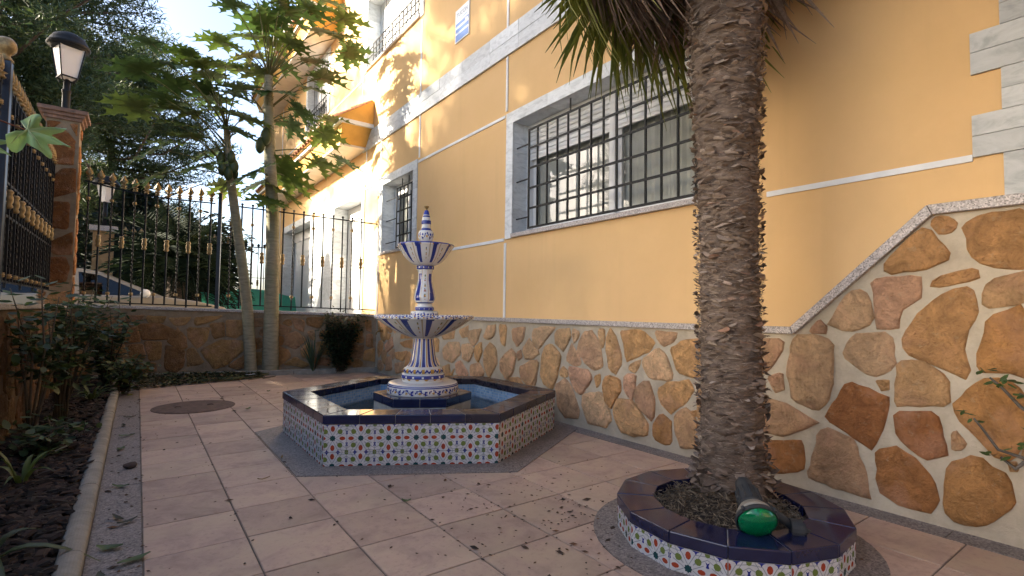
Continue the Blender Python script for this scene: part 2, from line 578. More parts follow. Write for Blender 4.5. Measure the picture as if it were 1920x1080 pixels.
def make_stone(poly, fr, parent, colr, rnd, proud=.012, name='stone'):
    if abs(area(poly)) < .0004: return None
    if area(poly) < 0: poly = poly[::-1]
    a = math.sqrt(abs(area(poly)))
    n = max(12, min(40, int(a * 90)))
    cx, cy = centroid(poly)
    kk = 1 + min(.024 / a, .17)
    poly = [(cx + (x - cx) * kk, cy + (y - cy) * kk) for x, y in poly]
    o = resample(poly, n, min(.0055, a * .024), rnd)
    cx, cy = centroid(o)
    mb = MB()
    rings = []
    e = .007 / max(a, .05)
    for sc, c0, jc in ((1.0, -.02, 0), (1.0, proud * .4, .0015), (1 - e, proud * .95, .0025), (.80, proud * 1.1, .0055), (.42, proud * 1.2, .006)):
        ring = []
        for i, (x, y) in enumerate(o):
            k = sc * (1 + (rnd.uniform(-.05, .05) if sc < .9 else 0))
            ring.append(mb.vert(fr(cx + (x - cx) * k, cy + (y - cy) * k, c0 + rnd.uniform(-jc, jc))))
        rings.append(ring)
    for A, B in zip(rings, rings[1:]):
        for i in range(n):
            j = (i + 1) % n
            mb.face((A[i], A[j], B[j], B[i]))
    mb.face(rings[-1])
    o_ = mb.build(name, M['stone'], parent, smooth=False, color=colr)
    if a > .12: o_.data.polygons.foreach_set('use_smooth', [k >= 2 * n for k in range(len(o_.data.polygons))])
    return o_

PALE = [(.65, .40, .20), (.63, .375, .175), (.61, .375, .21), (.68, .44, .245), (.60, .325, .135), (.64, .365, .155), (.58, .355, .20), (.63, .365, .22)]
RICH = [(.40, .175, .06), (.48, .24, .085), (.36, .145, .05)]
BROWN = [(.34, .185, .075), (.29, .15, .06), (.36, .21, .09), (.25, .13, .06), (.32, .185, .095), (.37, .21, .08)]

def inside(p, poly):
    r = False; n = len(poly)
    for i in range(n):
        a, b = poly[i], poly[(i + 1) % n]
        if (a[1] > p[1]) != (b[1] > p[1]) and p[0] < (b[0] - a[0]) * (p[1] - a[1]) / (b[1] - a[1]) + a[0]: r = not r
    return r

def fill_stones(existing, region, rnd, tries=400, rmax=.19, gap=.022):
    """irregular stones in what the listed ones leave free; region = outline polygon"""
    pts = []
    allp = list(existing)
    def dense(poly):
        q = []
        for i in range(len(poly)):
            a, b = poly[i], poly[(i + 1) % len(poly)]
            m = max(2, int(math.dist(a, b) / .03))
            for k in range(m): q.append((a[0] + (b[0] - a[0]) * k / m, a[1] + (b[1] - a[1]) * k / m))
        return q
    pts = [q for p in allp for q in dense(p)]
    edge = dense(region)
    xs = [p[0] for p in region]; ys = [p[1] for p in region]
    new = []
    for k in range(tries):
        p = (rnd.uniform(min(xs), max(xs)), rnd.uniform(min(ys), max(ys)))
        if not inside(p, region) or any(inside(p, q) for q in allp): continue
        near = [q for q in pts + edge if math.dist(p, q) < rmax + .05]
        d0 = min([math.dist(p, q) for q in near], default=rmax)
        if d0 < .05: continue
        rad = []
        n = 9
        ph = rnd.random()
        for i in range(n):
            th = 2 * PI * (i + ph) / n
            r = rmax * rnd.uniform(.75, 1.0)
            for q in near:
                dx, dy = q[0] - p[0], q[1] - p[1]
                along = dx * math.cos(th) + dy * math.sin(th)
                side = abs(-dx * math.sin(th) + dy * math.cos(th))
                if along > 0 and side < along * .36 + .004: r = min(r, along - gap)
            rad.append((th, max(r, .02)))
        poly = [(p[0] + r * math.cos(th), p[1] + r * math.sin(th)) for th, r in rad]
        if area(poly) < .004: continue
        allp.append(poly); new.append(poly); pts += dense(poly)
    return new
MAIN_STONES = [[(-1.272,1.396),(-1.331,1.47),(-1.411,1.543),(-1.442,1.536),(-1.528,1.396),(-1.498,1.37),(-1.407,1.338),(-1.27,1.32),(-1.246,1.368)],
[(-1.465,1.599),(-1.517,1.605),(-1.56,1.568),(-1.545,1.523),(-1.494,1.514),(-1.46,1.562)],
[(-1.585,1.546),(-1.656,1.582),(-1.809,1.594),(-1.803,1.315),(-1.703,1.333),(-1.625,1.37),(-1.606,1.426),(-1.6,1.499)],
[(-1.184,1.28),(-1.391,1.291),(-1.405,1.243),(-1.396,1.167),(-1.316,1.118),(-1.31,1.031),(-1.203,1.017),(-1.195,1.178)],
[(-1.451,1.26),(-1.511,1.3),(-1.624,1.325),(-1.63,1.271),(-1.51,1.239),(-1.459,1.235)],
[(-0.988,1.095),(-1.056,1.201),(-1.103,1.231),(-1.148,1.2),(-1.181,1.087),(-1.154,1.026),(-1.062,0.996),(-0.958,1.031)],
[(-1.654,1.173),(-1.682,1.26),(-1.802,1.293),(-1.799,1.155),(-1.66,1.129)],
[(-1.33,0.983),(-1.387,1.081),(-1.509,1.193),(-1.601,1.228),(-1.621,1.173),(-1.63,1.093),(-1.59,1.012),(-1.577,0.922),(-1.593,0.834),(-1.572,0.778),(-1.473,0.832),(-1.344,0.878),(-1.326,0.925)],
[(-1.672,1.068),(-1.798,1.129),(-1.791,0.803),(-1.767,0.825),(-1.627,0.82),(-1.635,0.891)],
[(-1.042,0.886),(-1.08,0.961),(-1.223,0.982),(-1.264,0.95),(-1.275,0.804),(-1.167,0.737),(-1.078,0.806),(-1.032,0.84)],
[(-0.749,0.935),(-0.866,0.947),(-0.966,0.913),(-0.962,0.668),(-0.931,0.558),(-0.871,0.505),(-0.734,0.562),(-0.707,0.728)],
[(-0.846,0.994),(-0.898,1.051),(-0.938,1.009),(-0.931,0.969),(-0.846,0.972)],
[(-1.303,0.826),(-1.413,0.836),(-1.501,0.77),(-1.51,0.635),(-1.283,0.597)],
[(-1.049,0.689),(-1.247,0.625),(-1.223,0.483),(-1.16,0.332),(-0.93,0.462)],
[(-1.285,0.549),(-1.453,0.571),(-1.474,0.502),(-1.493,0.379),(-1.404,0.334),(-1.296,0.42)],
[(-1.555,0.651),(-1.625,0.758),(-1.717,0.777),(-1.789,0.719),(-1.784,0.503),(-1.733,0.405),(-1.683,0.422),(-1.567,0.546),(-1.529,0.611)],
[(-0.889,0.358),(-0.929,0.398),(-1.071,0.353),(-1.114,0.222),(-1.147,0.061),(-0.954,0.067),(-0.824,0.085)],
[(-1.194,0.32),(-1.279,0.358),(-1.357,0.319),(-1.439,0.229),(-1.452,0.123),(-1.414,0.061),(-1.306,0.06),(-1.199,0.106)],
[(-1.506,0.319),(-1.617,0.381),(-1.731,0.308),(-1.741,0.194),(-1.677,0.115),(-1.624,0.055),(-1.529,0.058),(-1.49,0.099)],
[(-0.478,0.538),(-0.689,0.51),(-0.869,0.419),(-0.664,0.302),(-0.476,0.311)],
[(-0.475,0.216),(-0.785,0.289),(-0.787,0.118),(-0.662,0.064),(-0.474,0.063)],
[(-0.576,0.668),(-0.669,0.701),(-0.679,0.6),(-0.622,0.576)],
[(-0.481,0.909),(-0.671,0.919),(-0.67,0.839),(-0.576,0.703),(-0.479,0.686)],
[(-1.519,0.483),(-1.538,0.501),(-1.574,0.45),(-1.564,0.418),(-1.522,0.403)],
[(-1.192,0.716),(-1.252,0.723),(-1.251,0.674),(-1.217,0.664)],
[(-1.727,0.39),(-1.757,0.398),(-1.763,0.358),(-1.732,0.35)],
[(1.915,0.887),(1.75,0.919),(1.566,0.922),(1.668,0.828),(1.814,0.694),(1.913,0.772)],
[(1.515,0.902),(1.356,0.916),(1.339,0.836),(1.438,0.703),(1.551,0.775),(1.56,0.85)],
[(1.302,0.918),(1.216,0.889),(1.227,0.833),(1.284,0.787),(1.308,0.845)],
[(1.16,0.884),(1.05,0.904),(0.954,0.794),(0.918,0.631),(0.932,0.585),(1.047,0.561),(1.157,0.625),(1.23,0.714),(1.215,0.794)],
[(0.965,0.922),(0.893,0.925),(0.886,0.828),(0.918,0.758),(0.954,0.839)],
[(0.862,0.866),(0.813,0.932),(0.763,0.871),(0.689,0.702),(0.695,0.651),(0.762,0.558),(0.83,0.58),(0.867,0.739)],
[(0.706,0.917),(0.486,0.933),(0.349,0.85),(0.399,0.772),(0.629,0.671),(0.658,0.754),(0.667,0.84)],
[(0.335,0.932),(0.133,0.923),(0.164,0.86),(0.259,0.815),(0.307,0.866)],
[(0.187,0.8),(0.065,0.872),(-0.135,0.895),(-0.147,0.591),(0.118,0.631),(0.149,0.725)],
[(0.459,0.692),(0.316,0.792),(0.243,0.757),(0.172,0.599),(0.219,0.555),(0.382,0.556),(0.442,0.618)],
[(1.707,0.723),(1.615,0.741),(1.474,0.648),(1.534,0.427),(1.596,0.32),(1.714,0.339),(1.775,0.435),(1.758,0.608)],
[(1.389,0.63),(1.319,0.772),(1.225,0.667),(1.19,0.591),(1.282,0.57),(1.376,0.599)],
[(1.485,0.499),(1.436,0.544),(1.375,0.51),(1.375,0.449),(1.472,0.448)],
[(1.352,0.544),(1.101,0.545),(1.047,0.467),(1.188,0.31),(1.28,0.361),(1.327,0.451)],
[(0.89,0.492),(0.83,0.514),(0.713,0.505),(0.703,0.42),(0.809,0.253),(0.879,0.308),(0.9,0.409)],
[(0.666,0.51),(0.638,0.549),(0.538,0.556),(0.547,0.454),(0.574,0.353),(0.656,0.412)],
[(0.602,0.638),(0.485,0.69),(0.512,0.611),(0.547,0.58),(0.611,0.602)],
[(0.538,0.441),(0.468,0.499),(0.399,0.514),(0.34,0.373),(0.349,0.265),(0.382,0.226),(0.52,0.319)],
[(0.307,0.465),(0.219,0.529),(0.022,0.571),(-0.007,0.5),(0.067,0.401),(0.188,0.308),(0.251,0.347),(0.291,0.401)],
[(1.545,0.343),(1.398,0.426),(1.303,0.342),(1.22,0.18),(1.224,0.086),(1.406,0.07),(1.505,0.151)],
[(1.154,0.315),(0.941,0.359),(0.859,0.282),(0.814,0.143),(0.877,0.065),(1.086,0.072),(1.16,0.205)],
[(0.76,0.268),(0.722,0.331),(0.574,0.339),(0.416,0.186),(0.424,0.09),(0.555,0.057),(0.683,0.066),(0.769,0.18)],
[(0.357,0.17),(0.283,0.276),(0.188,0.234),(0.188,0.073),(0.235,0.05),(0.348,0.078)],
[(0.142,0.3),(0.037,0.362),(-0.041,0.269),(-0.034,0.095),(0.097,0.067),(0.142,0.185)],
[(-0.057,0.519),(-0.16,0.508),(-0.165,0.31),(-0.056,0.309)],
[(1.938,0.55),(1.831,0.559),(1.851,0.375),(1.905,0.264),(1.95,0.399)],
[(1.015,0.493),(0.942,0.524),(0.941,0.449),(0.982,0.399)],
[(0.001,0.349),(-0.042,0.362),(-0.049,0.32),(-0.013,0.314)],
[(-0.104,0.159),(-0.178,0.187),(-0.178,0.085),(-0.097,0.097)],
[(3.453,0.822),(3.231,0.881),(3.251,0.754),(3.374,0.735)],
[(3.229,0.818),(2.927,0.854),(3.014,0.704),(3.104,0.637),(3.226,0.73)],
[(2.858,0.76),(2.775,0.895),(2.619,0.912),(2.645,0.794),(2.749,0.742)],
[(2.545,0.914),(2.395,0.907),(2.421,0.691),(2.5,0.709)],
[(2.29,0.877),(2.054,0.907),(2.087,0.777),(2.194,0.694),(2.269,0.767)],
[(3.873,0.548),(3.711,0.652),(3.448,0.667),(3.418,0.527),(3.621,0.394),(3.84,0.428)],
[(3.371,0.633),(3.2,0.668),(3.08,0.601),(3.193,0.444),(3.34,0.469)],
[(3.057,0.628),(2.923,0.697),(2.898,0.59),(2.983,0.45),(3.045,0.518)],
[(2.853,0.593),(2.727,0.696),(2.6,0.634),(2.575,0.474),(2.737,0.295),(2.849,0.426)],
[(2.496,0.527),(2.305,0.654),(2.21,0.595),(2.262,0.414),(2.373,0.314),(2.493,0.414)],
[(2.192,0.629),(2.12,0.656),(2.101,0.582),(2.172,0.543)],
[(2.085,0.669),(1.982,0.782),(1.812,0.646),(1.91,0.586),(2.048,0.575)],
[(2.135,0.471),(1.944,0.556),(1.826,0.552),(1.857,0.414),(1.939,0.29),(2.097,0.356)],
[(3.892,0.302),(3.7,0.36),(3.669,0.244),(3.858,0.17)],
[(3.515,0.39),(3.389,0.427),(3.212,0.292),(3.283,0.222),(3.485,0.264)],
[(3.144,0.399),(2.961,0.445),(2.847,0.355),(2.889,0.278),(3.14,0.263)],
[(2.374,0.325),(2.15,0.361),(2.077,0.273),(2.259,0.283)],
[(5.286,0.562),(4.851,0.632),(4.844,0.497),(5.17,0.506)],
[(5.889,0.478),(5.605,0.626),(5.556,0.482),(5.797,0.367)],
[(5.471,0.391),(5.019,0.439),(5.157,0.274),(5.427,0.298)],
[(5.834,0.282),(5.628,0.314),(5.575,0.108),(5.821,0.067)],
[(5.461,0.215),(5.157,0.258),(5.149,0.119),(5.413,0.061)],
[(4.677,0.582),(4.354,0.658),(4.285,0.491),(4.571,0.456)],
[(4.635,0.407),(4.221,0.453),(4.156,0.333),(4.528,0.241)],
[(4.232,0.693),(3.993,0.677),(4.015,0.51),(4.194,0.526)],
[(3.94,0.817),(3.558,0.857),(3.605,0.711),(3.878,0.683)],
[(4.654,0.821),(4.058,0.84),(4.112,0.713),(4.547,0.663)],
[(5.185,0.803),(4.79,0.816),(4.783,0.666),(5.251,0.627)],
[(2.822,0.262),(2.57,0.28),(2.65,0.166),(2.841,0.153)],
[(2.529,0.25),(2.372,0.258),(2.294,0.146),(2.486,0.097)],
[(2.295,0.223),(2.041,0.235),(2.005,0.145),(2.256,0.13)],
[(1.972,0.254),(1.773,0.291),(1.708,0.208),(1.902,0.139)]]
FENCE_STONES = [[(-0.032,0.8),(0.21,0.825),(0.422,0.717),(0.357,0.572),(0.024,0.574)],
[(0.054,0.538),(0.26,0.524),(0.259,0.272),(0.123,0.251)],
[(0.348,0.56),(0.462,0.729),(0.577,0.595),(0.593,0.437),(0.503,0.414),(0.349,0.524)],
[(0.593,0.742),(0.88,0.742),(0.845,0.545),(0.725,0.435),(0.619,0.571)],
[(0.888,0.816),(1.076,0.83),(1.083,0.618),(0.947,0.581)],
[(1.106,0.867),(1.341,0.869),(1.358,0.667),(1.242,0.592),(1.125,0.618)],
[(0.778,0.398),(1.032,0.556),(1.33,0.542),(1.356,0.391),(1.108,0.146),(0.963,0.1),(0.854,0.274)],
[(0.321,0.476),(0.564,0.401),(0.562,0.158),(0.455,0.052),(0.324,0.115)],
[(0.604,0.4),(0.684,0.436),(0.814,0.226),(0.775,0.178),(0.612,0.157)],
[(-0.039,0.195),(0.193,0.214),(0.217,0.082),(-0.035,0.076)],
[(0.069,0.932),(0.305,0.922),(0.269,0.838),(0.093,0.825)],
[(0.346,0.899),(0.627,0.913),(0.55,0.79),(0.43,0.79)],
[(0.689,0.914),(1.041,0.941),(0.856,0.828),(0.693,0.791)],
[(1.825,0.821),(2.03,0.744),(1.965,0.641),(1.808,0.641)],
[(2.025,0.925),(2.209,0.874),(2.203,0.692),(2.087,0.744)],
[(2.243,0.927),(2.511,0.929),(2.445,0.745),(2.257,0.81)],
[(1.943,0.641),(2.1,0.692),(2.241,0.562),(2.096,0.408),(1.936,0.487)],
[(2.166,0.381),(2.288,0.523),(2.385,0.379),(2.342,0.236),(2.203,0.277)],
[(1.836,0.449),(1.995,0.383),(2.032,0.28),(1.867,0.129)],
[(1.934,0.154),(2.1,0.266),(2.298,0.146),(2.208,0.096)],
[(2.26,0.692),(2.364,0.705),(2.369,0.548),(2.31,0.575)],
[(2.446,0.692),(2.587,0.719),(2.567,0.561),(2.449,0.587)],
[(1.437,0.566),(1.632,0.591),(1.626,0.439),(1.464,0.39)],
[(1.15,0.145),(1.38,0.316),(1.386,0.115),(1.28,0.08)],
[(2.558,0.93),(2.796,0.932),(2.752,0.772),(2.586,0.771)],
[(2.405,0.509),(2.569,0.521),(2.598,0.297),(2.409,0.326)],
[(2.634,0.719),(2.825,0.732),(2.855,0.532),(2.64,0.507)],
[(2.641,0.455),(2.856,0.479),(2.837,0.267),(2.623,0.244)],
[(2.411,0.274),(2.624,0.218),(2.603,0.113),(2.391,0.144)],
[(2.857,0.905),(2.991,0.906),(3.044,0.746),(2.898,0.719)],
[(2.9,0.665),(3.094,0.692),(3.123,0.504),(2.903,0.532)],
[(2.893,0.452),(3.124,0.45),(3.105,0.236),(2.909,0.266)],
[(2.695,0.217),(2.911,0.213),(2.937,0.119),(2.674,0.112)],
[(3.139,0.881),(3.238,0.881),(3.242,0.692),(3.167,0.719)],
[(3.169,0.638),(3.268,0.638),(3.273,0.422),(3.174,0.45)],
[(3.151,0.369),(3.299,0.395),(3.304,0.179),(3.13,0.209)],
[(1.427,0.895),(1.778,0.91),(1.737,0.795),(1.474,0.768)],
[(1.444,0.34),(1.75,0.361),(1.8,0.156),(1.449,0.151)],
[(-0.408,0.928),(-0.219,0.929),(-0.195,0.788),(-0.383,0.763)],
[(-0.181,0.93),(0.03,0.932),(-0.062,0.812),(-0.156,0.764)],
[(-0.4,0.717),(-0.231,0.728),(-0.243,0.552),(-0.374,0.529)],
[(-0.193,0.728),(-0.05,0.764),(-0.004,0.55),(-0.185,0.528)],
[(-0.391,0.482),(-0.203,0.492),(-0.158,0.315),(-0.365,0.295)],
[(-0.145,0.48),(0.027,0.502),(0.073,0.288),(-0.12,0.314)],
[(-0.382,0.249),(-0.099,0.267),(-0.074,0.101),(-0.357,0.096)]]

# ------------------------------------------------------------------ the ground
W = 3.326                      # stone face of the house wall (x)
T = .40                        # floor tile
rnd = random.Random(11)
mb = MB(); mb.quad((-300, -300, -.06), (300, -300, -.06), (300, 300, -.06), (-300, 300, -.06))
ground = mb.build('ground', M['asphalt']); ground['kind'] = 'structure'
FX0, FY0, FSL = W, 6.302, .33                     # inner corner and skew of the boundary wall
def fence_y(x): return 7.4 - FSL * x
mb = MB()
mb.prism([(-60, 27), (-60, fence_y(-60) + .25), (W - .02, fence_y(W - .02) + .25), (W + .4, fence_y(W) + .25), (W + .4, 60), (-60, 60)], -.05, .30)
street = mb.build('street', M['asphalt']); street['kind'] = 'structure'

patio = thing('patio', 'patio of pink beige floor tiles around the fountain', 'patio')
patio['kind'] = 'structure'; del patio['category']
mb = MB(); mb.quad((-.20, -5, -.006), (W, -5, -.006), (W, 7.2, -.006), (-.20, 7.2, -.006))
mb.build('grout_bed', M['grout'], patio)
HC = (2.045, 1.895)            # fountain basin
RC = (2.31, -.89)              # palm ring
def tile_mesh(poly, h=.02, name='tile'):
    mb = MB()
    cx, cy = centroid(poly)
    e = .004
    inn = []
    for x, y in poly:
        d = math.hypot(x - cx, y - cy); inn.append((x - (x - cx) / d * e, y - (y - cy) / d * e))
    n = len(poly)
    A = [mb.vert((x, y, -h)) for x, y in poly]; B = [mb.vert((x, y, -.0022)) for x, y in poly]; C_ = [mb.vert((x, y, 0)) for x, y in inn]
    for P_, Q_ in ((A, B), (B, C_)):
        for i in range(n):
            j = (i + 1) % n; mb.face((P_[i], P_[j], Q_[j], Q_[i]))
    mb.face(C_)
    return mb.mesh(name, M['floor_tile'])
g = .0036
full = tile_mesh([(g, g), (T - g, g), (T - g, T - g), (g, T - g)])
XB = 3.17
cutw = XB - 7 * T
part_ = tile_mesh([(g, g), (cutw - g, g), (cutw - g, T - g), (g, T - g)])
def covered(x, y):
    if math.hypot(x - HC[0], y - HC[1]) < .80: return True
    if math.hypot(x - RC[0], y - RC[1]) < .28: return True
    return False
for u in range(8):
    for r in range(-9, 18):
        cx, cy = u * T + T / 2, r * T + T / 2
        if cy > 7.15 - .24 * cx or covered(cx, cy): continue
        dz = rnd.uniform(-.0012, .0008)
        link('tile', full if u < 7 else part_, patio, Matrix.Translation((u * T, r * T, dz)))
# granite strips along the planter and the house wall
for x0, x1 in ((-.197, -.003), (XB + .003, W - .001)):
    y = -4.0
    while y < 6.9:
        L = .62
        mb = MB(); mb.box((x0, y + .002, -.02), (x1, y + L - .002, .0005 + rnd.uniform(-.001, .001)))
        mb.build('granite_slab', M['granite_floor'], patio)
        y += L
# granite skirts laid on the tiles round the basin and round the palm ring
def ngon(c, r, n, ph=0.0): return [(c[0] + r * math.cos(ph + 2 * PI * k / n), c[1] + r * math.sin(ph + 2 * PI * k / n)) for k in range(n)]
def ring_sheet(name, outer, inner, z0, z1, mat, parent):
    n = len(outer)
    for i in range(n):
        j = (i + 1) % n
        mb = MB()
        mb.prism([outer[i], outer[j], inner[j], inner[i]], z0, z1)
        mb.build(name, mat, parent)
ring_sheet('granite_skirt', ngon(HC, 1.43, 6, PI / 6), ngon(HC, 1.1, 6, PI / 6), -.015, .005, M['granite_floor'], patio)
def arc_ring(c, r0, r1, n):
    return [(c[0] + r * math.cos(2 * PI * k / n), c[1] + r * math.sin(2 * PI * k / n)) for r in (r0, r1) for k in range(n)]
o48, i48 = ngon(RC, .645, 48), ngon(RC, .40, 48)
mb = MB()
for i in range(48):
    j = (i + 1) % 48
    mb.prism([o48[i], o48[j], i48[j], i48[i]], -.015, .0045)
mb.build('granite_skirt', M['granite_floor'], patio)

# drain cover set in the floor
dc = thing('drain_cover', 'round rusty brown drain cover set in the tiled floor', 'drain cover', (.48, 4.22, 0))
mb = MB()
mb.lathe([(.39, -.01), (.39, .006), (.38, .008), (.365, .007), (.36, .009)], 40, (.48, 4.22, 0))
mb.build('cover_plate', M['rust'], dc)
for k in range(2):
    mb = MB(); mb.tube([(.48 + (k - .5) * .3 + dx, 4.22, .010 + dz) for dx, dz in ((-.03, 0), (-.015, .006), (.015, .006), (.03, 0))], .004, 6)
    mb.build('handle', M['rust'], dc)

# ------------------------------------------------------------------ kerbs and planting beds
kerb = thing('planter_kerb', 'low rounded concrete kerb edging the dark planting bed on the left', 'kerb', (-.245, 2, 0))
y = -3.0; k = 0
while y < 6.6:
    L = .5
    mb = MB()
    prof = [(-.29, -.03), (-.2, -.03), (-.2, .034)] + [(-.245 + .045 * math.cos(PI * q / 12), .036 + .030 * math.sin(PI * q / 12)) for q in range(13)]
    fr = Frame((0, y + .004, 0), (1, 0, 0), (0, 0, 1), (0, 1, 0))
    dz = rnd.uniform(-.0015, .0015)
    mb.prism([(a, b + dz) for a, b in prof], 0, L - .004, 0, fr)
    o = mb.build('kerb_segment', M['concrete'], kerb)
    y += L
KUX = Vector((-1, .24, 0)).normalized()
kerb2 = thing('planter_kerb', 'low grey concrete kerb in front of the two papaya trunks', 'kerb', (1.6, 6.62, 0))
fr = Frame((W - .01, 7.0 - .24 * (W - .01), 0), KUX, (0, 0, 1), (-.24, -1, 0))
s = 0.0
while s < 3.6:
    L = .66
    mb = MB(); mb.prism([(0, -.03), (.004, .075), (.02, .083), (.06, .083), (.075, .073), (.075, -.03)], s + .004, s + L - .004, 0, Frame(fr.o - fr.n * .075, fr.n, fr.v, fr.u))
    mb.build('kerb_segment', M['concrete'], kerb2)
    s += L
mb = MB()
for a, b in ((-.83, -.29),):
    nx, ny = 6, 60
    pts = [[mb.vert((a + (b - a) * i / nx, -3.2 + 10.6 * j / ny, .012 + .03 * mnoise.noise(Vector((i * .7, j * .5, 3))) + .012 * (1 - abs(2 * i / nx - 1)))) for j in range(ny + 1)] for i in range(nx + 1)]
    for i in range(nx):
        for j in range(ny): mb.face((pts[i][j], pts[i + 1][j], pts[i + 1][j + 1], pts[i][j + 1]))
soil = mb.build('planting_bed_soil', M['soil'], smooth=True); soil['kind'] = 'structure'
mb = MB()
mb.prism([(-.3, 7.06), (W, 6.27), (W, 6.32), (-.9, 7.72), (-.9, 7.2)], -.05, .045)
soil2 = mb.build('planting_bed_soil', M['soil']); soil2['kind'] = 'structure'
# bark mulch
mb = MB()
for k in range(3200):
    x = rnd.uniform(-.82, -.30); yy = rnd.uniform(-2.2, 6.9)
    if rnd.random() < .5: yy = rnd.uniform(-1.5, 3.5)
    l, w, h = rnd.uniform(.02, .07), rnd.uniform(.012, .03), rnd.uniform(.006, .014)
    q = Matrix.Translation((x, yy, .04 + rnd.uniform(0, .02))) @ Matrix.Rotation(rnd.uniform(0, PI), 4, 'Z') @ Matrix.Rotation(rnd.uniform(-.5, .5), 4, 'X') @ Matrix.Rotation(rnd.uniform(-.4, .4), 4, 'Y')
    p = [q @ Vector(v) for v in ((-l, -w * .6, 0), (l * .8, -w, 0), (l, w * .7, 0), (-l * .7, w, 0), (-l * .7, -w * .4, h), (l * .6, -w * .5, h), (l * .7, w * .4, h), (-l * .5, w * .6, h))]
    kx = [mb.vert(v) for v in p]
    for f in ((4, 5, 6, 7), (0, 1, 5, 4), (1, 2, 6, 5), (2, 3, 7, 6), (3, 0, 4, 7)): mb.face([kx[i] for i in f])
t = NT('bark_mulch')
geo = t.n('ShaderNodeNewGeometry')
t.base(t.ramp(geo.outputs['Random Per Island'], [(0, (.008, .006, .004)), (.5, (.022, .014, .011)), (1, (.055, .034, .026))])); t.rough(.95)
t.bump(t.noise(90, 4, .6), .4, .004)
o = mb.build('bark_mulch', t.m); tag(o, 'dark brown bark chips covering the left planting bed', 'mulch', kind='stuff')

# ------------------------------------------------------------------ the house
house = thing('house', 'ochre yellow house with stone plinth and white marble window surrounds', 'house', (W, 3, 0))
FR = Frame((W, 0, 0), (0, 1, 0), (0, 0, 1), (-1, 0, 0))      # a = y, b = z, c = towards the patio
HY0, HY1, HZ = -2.25, 16.0, 8.2
OPEN = {'big': (-.36, 2.31, 1.952, 3.225), 'small': (4.93, 6.15, 2.07, 3.245), 'upper': (4.80, 7.10, 5.66, 7.0),
        'g1': (7.16, 8.86, .0, 3.25), 'g2': (10.75, 13.6, .0, 3.25), 'u2': (9.6, 11.4, 5.62, 7.0), 'u3': (-.2, 2.0, 5.9, 7.1)}
ys = sorted({HY0, HY1} | {v for o in OPEN.values() for v in o[:2]})
zs = sorted({.3, HZ} | {v for o in OPEN.values() for v in o[2:]} | {0.0})
mb = MB()
def hole(y, z): return any(a < y < b and c < z < d for a, b, c, d in OPEN.values())
for y0, y1 in zip(ys, ys[1:]):
    for z0, z1 in zip(zs, zs[1:]):
        if not hole((y0 + y1) / 2, (z0 + z1) / 2):
            mb.quad(FR(y0, z0, -.004), FR(y0, z1, -.004), FR(y1, z1, -.004), FR(y1, z0, -.004))
            mb.quad(FR(y0, z0, -.28), FR(y1, z0, -.28), FR(y1, z1, -.28), FR(y0, z1, -.28))
mb.build('plaster_wall', M['plaster'], house)
mb = MB()
mb.box((W + .004, HY0, 0), (W + 8, HY0 + .2, HZ)); mb.box((W + .004, HY1 - .2, 0), (W + 8, HY1, HZ)); mb.box((W + 7.8, HY0 + .2, 0), (W + 8, HY1 - .2, HZ))
mb.build('side_wall', M['plaster'], house)
mb = MB(); mb.box((W - .55, HY0 - .5, HZ + .002), (W + 8.5, HY1 + .5, HZ + .2))
mb.build('roof_slab', M['soffit'], house)
mb = MB()
for z in (.05, 4.3): mb.box((W + .3, HY0 + .2, z), (W + 7.8, HY1 - .2, z + .1))
for yy in (-1.0, 4.2, 6.9, 9.2, 10.6, 14): mb.box((W + .3, yy, .16), (W + 7.8, yy + .08, 8))
mb.build('inner_walls', M['dark_room'], house)

# thin white strips that divide the plaster into bays
def strip(y0, z0, y1, z1, w=.034):
    mb = MB()
    if abs(y1 - y0) > abs(z1 - z0): mb.box((min(y0, y1), z0 - w / 2, -.006), (max(y0, y1), z0 + w / 2, .006), 0, FR)
    else: mb.box((y0 - w / 2, min(z0, z1), -.006), (y0 + w / 2, max(z0, z1), .0065), 0, FR)
    mb.build('joint_strip', M['white_strip'], house)
for a in [(2.45, 1.005, 2.45, 1.86), (2.45, 3.40, 2.45, 4.05), (2.45, 4.39, 2.45, 6.9), (4.738, 3.40, 4.738, 4.05), (4.738, 4.39, 4.738, 5.55),
          (-.56, 4.39, -.56, 6.9),
          (6.30, 1.005, 6.30, 1.99), (6.26, 3.40, 6.26, 4.05), (6.995, 3.45, 6.995, 4.05), (7.29, 4.39, 7.29, 8.0), (14.2, 1, 14.2, 8)]:
    strip(*a)
strip(2.475, 1.9, 4.79, 1.9); strip(6.32, 1.9, 7.02, 1.9); strip(-1.63, 1.885, -.58, 1.885)
strip(2.475, 3.342, 4.79, 3.342); strip(6.30, 3.342, 7.0, 3.342); strip(4.76, 5.90, 2.475, 5.90); strip(7.31, 5.52, 14.2, 5.52)
# marble string course
y = HY0
while y < HY1 - .1:
    L = rnd.uniform(.55, .7)
    for z0, z1 in ((4.057, 4.222), (4.226, 4.385)):
        if 7.0 < y < 14: continue
        mb = MB(); mb.box((y + .001, z0, -.002), (min(y + L - .001, HY1), z1, .020 + rnd.uniform(0, .004)), 0, FR)
        mb.build('string_course_slab', M['marble'], house)
    y += L
# corner quoins of grey marble
z = 1.672; k = 0
hs = [(1.672, 1.884, 0), (1.884, 1.992, 1), (1.992, 2.098, 1), (2.098, 2.202, 0), (2.202, 2.307, 0), (2.307, 2.42, 1), (2.42, 2.522, 1)]
zz = 2.522; pat = [0, 0, 1, 1]
while zz < HZ - .1:
    hs.append((zz, zz + .105, pat[k % 4])); zz += .105; k += 1
for z0, z1, lng in hs:
    mb = MB(); mb.box((HY0, z0 + .0015, -.002), (-1.633 if lng else -1.746, z1 - .0015, .012 + rnd.uniform(0, .004)), 0, FR)
    mb.build('quoin', M['marble_grey'], house)

